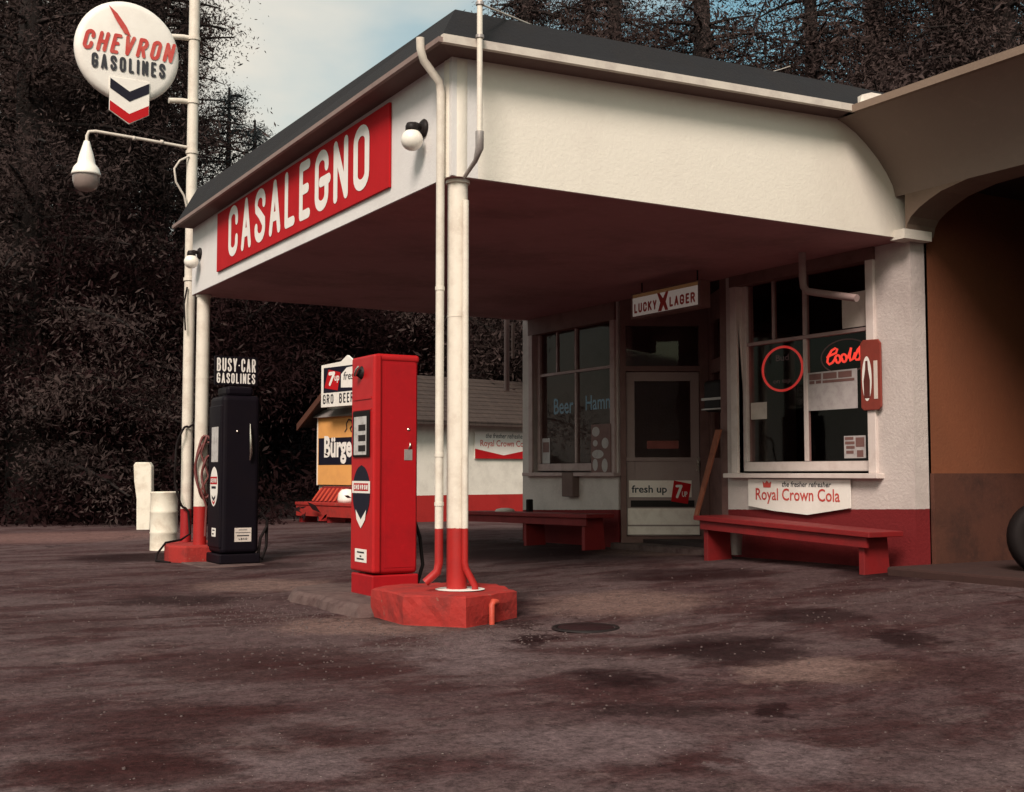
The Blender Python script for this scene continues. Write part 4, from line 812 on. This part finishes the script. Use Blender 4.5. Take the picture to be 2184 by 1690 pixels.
# ---------------------------------------------------------------- shed (barn) behind
BN=empty('shed',(5.86,13.95,0),'small white shed with shingle roof and red base band behind the station','shed',rz=R(10.4))
def lp(name,mb,mat,parent=BN,bevel=0,label=None):
    o=mb.build(name,mat,parent,bevel,local=True)
    if label: o['label']=label
    return o
m_=MB(); m_.prism([(0,-.05),(2.5,-.05),(2.5,2.12),(1.25,2.92),(0,2.12)],(5.6,0,0),Y_,Z_,-.12) 
m_.prism([(0,-.05),(2.5,-.05),(2.5,2.12),(1.25,2.92),(0,2.12)],(0,0,0),Y_,Z_,.12); m_.box(.12,5.48,0,.12,-.05,2.16); m_.box(.12,5.48,2.38,2.5,-.05,2.16); lp('wall',m_,'barn_wall')
def roofmesh(y0,z0,y1,z1,nm):
    m_=MB(); m_.hexa([(-.3,y0,z0),(5.9,y0,z0),(5.9,y1,z1),(-.3,y1,z1)] if y0<y1 else [(-.3,y1,z1),(5.9,y1,z1),(5.9,y0,z0),(-.3,y0,z0)],[(-.3,y0,z0+.06),(5.9,y0,z0+.06),(5.9,y1,z1+.06),(-.3,y1,z1+.06)] if y0<y1 else [(-.3,y1,z1+.06),(5.9,y1,z1+.06),(5.9,y0,z0+.06),(-.3,y0,z0+.06)])
    o=lp('roof',m_,'shingle'); me=o.data; uv=me.uv_layers.new(name='UVMap')
    for l in me.loops:
        c=me.vertices[l.vertex_index].co; uv.data[l.index].uv=(c.x,abs(c.y-1.25)*1.19)
roofmesh(-.35,1.93,1.25,2.96,'a'); roofmesh(2.84,1.93,1.25,2.96,'b')
# courses of shingles with real steps
m_=MB()
for i in range(11):
    y0=-.36+i*.143; z0=1.955+i*.143*.643; m_.hexa([(-.31,y0,z0+.036),(5.91,y0,z0+.036),(5.91,y0+.15,z0+.134),(-.31,y0+.15,z0+.134)],[(-.31,y0,z0+.062),(5.91,y0,z0+.062),(5.91,y0+.15,z0+.143),(-.31,y0+.15,z0+.143)])
o=lp('shingle_courses',m_,'shingle'); uv=o.data.uv_layers.new(name='UVMap')
for l in o.data.loops:
    c=o.data.vertices[l.vertex_index].co; uv.data[l.index].uv=(c.x+.07*int((c.y+.36)/.143),abs(c.y-1.25)*1.19)
m_=MB(); m_.hexa([(-.34,-.36,1.86),(-.30,-.36,1.86),(-.30,1.25,2.89),(-.34,1.25,2.89)],[(-.34,-.36,2.0),(-.30,-.36,2.0),(-.30,1.25,3.03),(-.34,1.25,3.03)]); m_.hexa([(-.34,1.25,2.89),(-.30,1.25,2.89),(-.30,2.85,1.86),(-.34,2.85,1.86)],[(-.34,1.25,3.03),(-.30,1.25,3.03),(-.30,2.85,2.0),(-.34,2.85,2.0)]); lp('bargeboard',m_,'dado')
m_=MB(); m_.hexa([(-.18,.65,2.12),(-.01,.65,2.12),(-.01,2.47,2.12),(-.18,2.47,2.12)],[(-.16,.65,2.15),(-.01,.65,2.29),(-.01,2.47,2.29),(-.16,2.47,2.15)]); lp('hood',m_,'galvanised')
M_BN=Matrix.Translation((5.86,13.95,0))@Matrix.Rotation(R(10.4),4,'Z')
def bn_thing(name,lx,ly,lz,label,cat,group=None):
    p=M_BN@Vector((lx,ly,lz)); e=empty(name,p,label,cat,group,rz=R(10.4)); return e
# burger beer panel
e=bn_thing('beer_sign',-.05,1.58,.75,'tall orange and dark blue beer panel on the end of the white shed','sign')
u,v=-Y_,Z_
m_=MB(); m_.prism(rect(-.86,.90,0,1.37),(0,0,0),u,v,.03); m_.build('board','orange_panel',e,local=True)
m_=MB(); m_.flat(rect(-.82,.90,.40,.95),(0,0,0),u,v,.033); m_.build('band','navy',e,local=True)
m_=MB(); m_.prism(rect(-.875,-.845,-.01,1.38),(0,0,0),u,v,.04); m_.build('edge','sign_white',e,local=True)
m_=MB(); font(m_,'Bürger',-.60,.62,.42,.99,(0,0,0),u,v,.036,.035); m_.build('lettering','letter_white',e,local=True)
m_=MB(); ribbon(m_,[(.17,1.06),(.24,1.12),(.22,1.22),(.30,1.30),(.40,1.28),(.44,1.18),(.36,1.12),(.40,1.06)],.03,(0,0,0),u,v,.036); m_.build('flourish','letter_black',e,local=True)
# 7up beer sign on top
e=bn_thing('grocery_sign',-.44,.83,2.29,'white framed soft drink sign with black hand painted words above the beer panel','sign')
m_=MB(); m_.prism([(-.83,0),(.80,0),(.80,.84),(.35,.84),(.10,.98),(-.12,.87),(-.83,.84)],(0,0,0),u,v,.05); m_.build('board','sign_white',e,local=True)
m_=MB(); m_.flat(rect(-.74,.74,.28,.78),(0,0,0),u,v,.053); m_.build('panel','navy',e,local=True)
m_=MB(); m_.flat([(-.70,.38),(-.22,.31),(-.12,.66),(-.56,.74)],(0,0,0),u,v,.056); m_.build('badge','sign_red',e,local=True)
m_=MB(); letters(m_,'7',-.60,-.36,.41,.69,.07,(0,0,0),u,v,.059,skew=.2); font(m_,'up',-.33,-.16,.46,.60,(0,0,0),u,v,.059,.02); m_.build('lettering','letter_white',e,local=True)
m_=MB(); m_.flat([(-.10,.36),(.6,.33),(.6,.76),(.10,.74),(-.10,.62)],(0,0,0),u,v,.056); m_.build('cloud','letter_white',e,local=True)
m_=MB(); font(m_,'fresh',-.02,.45,.50,.66,(0,0,0),u,v,.059,.01,.15); m_.build('lettering','letter_black',e,local=True)
m_=MB(); letters(m_,'GRO. BEER',-.76,.34,.06,.25,.030,(0,0,0),u,v,.054,gap=.45); m_.build('lettering','letter_black',e,local=True)
# bench, rack, white bundle
e=bn_thing('bench',-.6,.55,0,'bright red low bench with rack in front of the white shed','bench')
m_=MB(); m_.box(-.28,.22,-.9,1.42,.36,.42); m_.build('seat','red_concrete',e,.01,local=True)
m_=MB(); m_.box(-.26,-.22,-.88,1.40,.15,.358); m_.build('apron','red_concrete',e,local=True)
for ly in (-.75,.3,1.32):
    m_=MB(); m_.box(-.2,.15,ly-.05,ly+.05,-.03,.357); m_.build('leg','red_wood',e,local=True)
e=bn_thing('bottle_rack',-.45,1.27,.42,'red slatted bottle rack standing on the bright red bench','rack')
m_=MB(); m_.hexa([(-.10,-.45,0),(.25,-.45,0),(.25,.60,0),(-.10,.60,0)],[(.10,-.45,.30),(.25,-.45,.30),(.25,.52,.30),(.10,.52,.30)]); m_.build('crate','red_wood',e,.01,local=True)
m_=MB()
for i in range(7): m_.hexa([(-.125,-.42+i*.155,.02),(-.105,-.42+i*.155,.02),(-.105,-.36+i*.155,.02),(-.125,-.36+i*.155,.02)],[(.06,-.42+i*.15,.27),(.085,-.42+i*.15,.27),(.085,-.36+i*.15,.27),(.06,-.36+i*.15,.27)])
m_.build('slats','rust_pipe',e,local=True)
p=M_BN@Vector((-.5,.68,.42)); m_=MB(); m_.lathe([(0,.26),(.10,.25),(.16,.18),(.18,.06),(.17,0),(0,0)],tuple(p),12); place_at('paper_bag',m_,'sign_white',tuple(p),'white paper bag beside the red bottle rack','bag')
# cola sign on the long wall
e=bn_thing('cola_sign',2.5,-.02,1.28,'cola sign with a red lower border on the long wall of the shed','sign','cola signs')
m_=MB(); m_.prism(rect(-.42,1.1,0,.55),(0,0,0),X_,Z_,.02); m_.build('board','sign_white',e,local=True)
m_=MB(); m_.flat([(-.42,.0),(1.1,.0),(1.1,.20),(.34,.07),(-.42,.20)],(0,0,0),X_,Z_,.023); m_.build('border','sign_red',e,local=True)
m_=MB(); font(m_,'Royal Crown Cola',-.28,1.0,.21,.38,(0,0,0),X_,Z_,.023,.008); m_.build('lettering','letter_red',e,local=True)
m_=MB(); font(m_,'the fresher refresher',-.15,.9,.42,.52,(0,0,0),X_,Z_,.023,.008,.2); m_.build('lettering','letter_black',e,local=True)

# ---------------------------------------------------------------- trees
def leaf_cloud(centres,sizes,per,spread,name,mat,elong=(1,1,1),lf=1):
    C=np.repeat(np.asarray(centres,float),per,0); S=np.repeat(np.asarray(sizes,float),per)
    n=len(C); C=C+rng.normal(0,1,(n,3))*np.array(elong)*(np.repeat(np.asarray(sizes,float),per)*spread)[:,None]
    a=rng.normal(0,1,(n,3)); a/=np.linalg.norm(a,axis=1)[:,None]; b=rng.normal(0,1,(n,3)); b-=a*(a*b).sum(1)[:,None]; b/=np.linalg.norm(b,axis=1)[:,None]
    s=(S*np.clip(rng.lognormal(-.75,.42,n),.15,1.2)*lf)[:,None]
    V=np.stack([C-a*s*1.3,C+b*s*.36,C+a*s*1.3,C-b*s*.36],1).reshape(-1,3)
    me=bpy.data.meshes.new(name); me.vertices.add(4*n); me.vertices.foreach_set('co',V.ravel())
    me.loops.add(4*n); me.loops.foreach_set('vertex_index',np.arange(4*n)); me.polygons.add(n); me.polygons.foreach_set('loop_start',np.arange(n)*4); me.update(); me.validate()
    me.materials.append(MAT[mat]); return me
def conifer(hgt,base,rad,dens,seed,mat='needles'):
    global rng; rng=np.random.default_rng(seed); cen=[];siz=[]; tr=MB(); lean=rng.uniform(-.02,.02,2)
    tr.tube([(lean[0]*z,lean[1]*z,z) for z in np.linspace(-.3,hgt,9)],[hgt*.020*(1-.93*k/8)+.02 for k in range(9)],9)
    z=base
    while z<hgt*.985:
        k=(z-base)/(hgt-base); rr=rad*(1-k)**.75*rng.uniform(.65,1.2)+.25; nb=rng.integers(3,6)
        for _ in range(nb):
            if rng.random()>dens: continue
            a=rng.uniform(0,2*PI); l=rr*rng.uniform(.6,1.15); dr=rng.uniform(.05,.32); p0=Vector((lean[0]*z,lean[1]*z,z)); pts=[]
            for j in range(5):
                q_=j/4; pts.append(p0+Vector((math.cos(a)*l*q_,math.sin(a)*l*q_,-dr*l*q_*q_+.10*l*q_)))
            tr.tube(pts,[.045*(1-.8*j/4)*(hgt/18)+.008 for j in range(5)],4,False)
            m=max(3,int(l*3.0))
            for j in range(m):
                q_=.25+.75*(j+rng.random())/m; pp=p0+Vector((math.cos(a)*l*q_,math.sin(a)*l*q_,-dr*l*q_*q_+.10*l*q_)); cen.append(pp+Vector(rng.normal(0,.10*l*.4,3))); siz.append(rng.uniform(.22,.42)*(1-.3*k))
        z+=hgt*rng.uniform(.014,.028)
    per,sp=(60,.85) if mat=='needles_blue' else (110,1.2)
    return tr,leaf_cloud(cen,siz,int(per*1.25),sp,'crown',mat,(1,1,.6),.225)
def broadleaf(hgt,rad,seed,mat='leaves'):
    global rng; rng=np.random.default_rng(seed); tr=MB(); cen=[];siz=[]
    tr.tube([(0,0,-.3),(.1,.05,hgt*.25),(.0,.1,hgt*.5)],[hgt*.025,hgt*.02,hgt*.014],9)
    for i in range(26):
        a=rng.uniform(0,2*PI); el_=rng.uniform(-.1,1.3); l=rad*rng.uniform(.5,1.1); s=Vector((0,.05,hgt*rng.uniform(.25,.6))); e_=s+Vector((math.cos(a)*math.cos(el_),math.sin(a)*math.cos(el_),math.sin(el_)*1.3))*l
        mid=s.lerp(e_,.5)+Vector(rng.normal(0,.15*l*.3,3)); tr.tube([s,mid,e_],[.07,.045,.015],5,False)
        for j in range(9):
            q_=.3+.8*rng.random(); cen.append(s.lerp(e_,q_)+Vector(rng.normal(0,.22*l*.6,3))); siz.append(rng.uniform(.25,.45))
    return tr,leaf_cloud(cen,siz,240,1.15,'crown',mat,(1,1,.9),.20)
KINDS={}
def tree(kind,lat,dep,z,label,scale=1,rz=0,group='trees of the dark forest behind the station'):
    if kind not in KINDS:
        k,args=kind[0],SPEC[kind]
        tr,cm=(conifer if k=='c' else broadleaf)(*args); tmp=tr.build('trunk','bark',None); KINDS[kind]=(tmp.data,cm); bpy.data.objects.remove(tmp)
    tm,cm=KINDS[kind]; p=W(lat,dep,z); e=empty('conifer_tree' if kind[0]=='c' else 'leafy_tree',p,label,'tree',group,rz)
    e.scale=(scale,)*3
    for nm,me in (('trunk',tm),('crown',cm)):
        o=bpy.data.objects.new(nm,me); COL.objects.link(o); o.parent=e
    return e
SPEC={'c1':(20,1.2,3.6,1.0,11),'c2':(17,.8,3.0,.95,12),'c3':(9.5,1.0,2.2,.55,13,'needles_blue'),'c4':(22,3.0,3.4,.75,14),'c5':(13,.5,3.0,1.0,15),'b1':(9,3.6,21),'b2':(6,3.0,22,'undergrowth'),'b3':(11,4.4,23)}
def pxl(px,dep): return (px-1092)/2565*dep
COMMON='dark conifer in the thick forest behind the station'
TREES=[ # kind, px, depth, z, label, scale
('c1',60,24,0,'dark conifer at the far left edge of the picture',1),
('c2',190,27,.2,'dark conifer right behind the round gasoline sign',1.1),
('c4',330,29,.4,'tall open conifer behind the tall white pole',1),
('c1',235,27.5,.3,'thick dark conifer whose right edge borders the open sky',.72),
('c3',478,34,1.5,'bluish thin conifer with sky showing through, right of the tall pole',1.12),
('c3',548,37,2.2,'small bluish conifer with a pointed top between the pole and the roof edge',1.03),
('c5',250,31,.6,COMMON,1),('c5',120,33,1.2,COMMON,1.1),('c1',-60,28,.3,COMMON,1),('c2',0,36,1.5,COMMON,1.2),('c5',370,36,1.6,COMMON,1.05),
('b2',420,27,.2,'low leafy tree filling the dark gap behind the far column',1.0),('b2',560,29,.5,'low leafy tree behind the black gas pump',1.05),('b2',300,25.5,0,'low leafy tree behind the white oil drum',.9),('b2',130,24.5,0,'low leafy tree below the round gasoline sign',.95),
('b2',680,31,.8,'low leafy tree left of the white shed',1.0),('b2',820,32,1,'low leafy tree directly behind the white shed roof',1.05),('b2',960,33,1.2,'low leafy tree behind the shed seen right of the near column',1.1),
('b2',1080,31,.8,'low leafy tree behind the right end of the shed roof',1.0),
('c5',620,40,3,COMMON,.62),('c5',740,42,3.5,COMMON,.6),('c5',880,44,4,COMMON,.6),
('b3',1150,34,1.2,'leafy tree whose crown meets the open sky above the canopy corner',.95),
('c2',1130,30,.8,'conifer rising directly behind the slim white mast',1),
('b3',1060,37,2.5,'leafy tree just left of the slim white mast',.8),('b1',1480,30,1.5,'small leafy tree in the middle of the row over the roof',1.25),('b1',1800,33,2.0,'small leafy tree behind the right end of the roof',1.4),('b1',2120,30,1.5,'small leafy tree over the right part of the arch wing',1.3),
('b1',1290,26,.3,'leafy tree over the middle of the canopy roof',1.05),
('c1',1330,31,1,'conifer with pale sky gaps above the canopy roof',.95),
('b3',1420,33,1.2,'wide leafy tree behind the canopy roof',1.2),
('c4',1520,28,.6,'tall open conifer over the right half of the canopy roof',.9),
('b3',1640,32,1,'leafy tree with bright sky holes near the top of the picture',1.25),
('c2',1760,29,.6,'conifer above the right end of the canopy roof',1.05),
('c4',1880,32,1,'tall thin conifer above the crumpled roof flashing',1),
('b3',1960,27,.5,'dark leafy tree above the start of the arch wing roof',1.1),
('c1',2060,28,.5,'thick conifer over the arch wing roof',1.05),
('c2',2190,26,.4,'conifer at the top right corner of the picture',1.15),
('c5',2300,32,1,COMMON,1.2),('c1',1250,42,3,COMMON,1),('c2',1900,42,3,COMMON,1.1),('c1',2120,44,3,COMMON,1.1),('c1',2010,39,3,COMMON,1.0),('c1',1130,42,3.5,COMMON,.85)]
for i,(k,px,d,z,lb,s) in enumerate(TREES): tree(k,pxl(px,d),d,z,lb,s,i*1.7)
# undergrowth: one uncountable mass along the forest edge and up the slope
rng=np.random.default_rng(99); cen=[];siz=[]
for i in range(2600):
    d=22.6+rng.random()**1.6*26; a=rng.uniform(-30,30); z=np.interp(d,[22,25.5,30,38,50],[0,0,.5,2.6,7.0])
    lat=math.tan(R(a))*d; p=W(lat,d,z+rng.random()*.9*(.5+(d-22)/20)); 
    q_=M_BN.inverted()@p
    if -1.8<q_.x<6.5 and -1.2<q_.y<3.6: continue
    if d<25 and -3.6<lat<4: continue
    cen.append(p); siz.append(rng.uniform(.25,.6))
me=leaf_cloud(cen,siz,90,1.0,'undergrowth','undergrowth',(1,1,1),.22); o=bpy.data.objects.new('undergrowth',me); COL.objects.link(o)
tag(o,'dark undergrowth along the forest edge','undergrowth',kind='stuff')

def grit(name,n,areas,smin,smax,mat,label):
    V=[];F=[]
    for i in range(n):
        cx,cy,rx,ry=areas[rng.integers(len(areas))]; x=cx+rng.normal(0,rx); y=cy+rng.normal(0,ry)
        if -.5<x<.5 and -.5<y<2.2: continue
        if x>3.5 and y>-.2: continue
        z=zg(x,y); r=rng.uniform(smin,smax); k=len(V); a=rng.uniform(0,6.3); h=r*rng.uniform(.4,.8)
        for j in range(5): q_=r*rng.uniform(.7,1.2); V.append((x+q_*math.cos(a+j*1.257),y+q_*math.sin(a+j*1.257),z-.002))
        for j in range(5): q_=r*rng.uniform(.4,.7); V.append((x+q_*math.cos(a+j*1.257),y+q_*math.sin(a+j*1.257),z+h))
        F+=[(k+5,k+6,k+7,k+8,k+9)]+[(k+j,k+(j+1)%5,k+5+(j+1)%5,k+5+j) for j in range(5)]
    me=bpy.data.meshes.new(name); me.from_pydata(V,[],F); me.materials.append(MAT[mat]); o=bpy.data.objects.new(name,me); COL.objects.link(o); tag(o,label,name,kind='stuff')
AR=[(-.3,-.9,.6,.3),(-.9,.6,.3,.7),(0,-2,2.5,1.8),(-2,0,2,2),(2,-1,1.6,1.2),(-2,4,1.6,2.5)]
paint('stone_grey',(.085,.060,.057),.9,.6,(.07,.04,.04),20,.2,60)
paint('dead_leaf',(.20,.10,.06),.8,.6,(.09,.045,.03),12,.1,60)
grit('gravel',2600,AR,.003,.010,'stone_grey','fine loose grey gravel scattered over the asphalt')
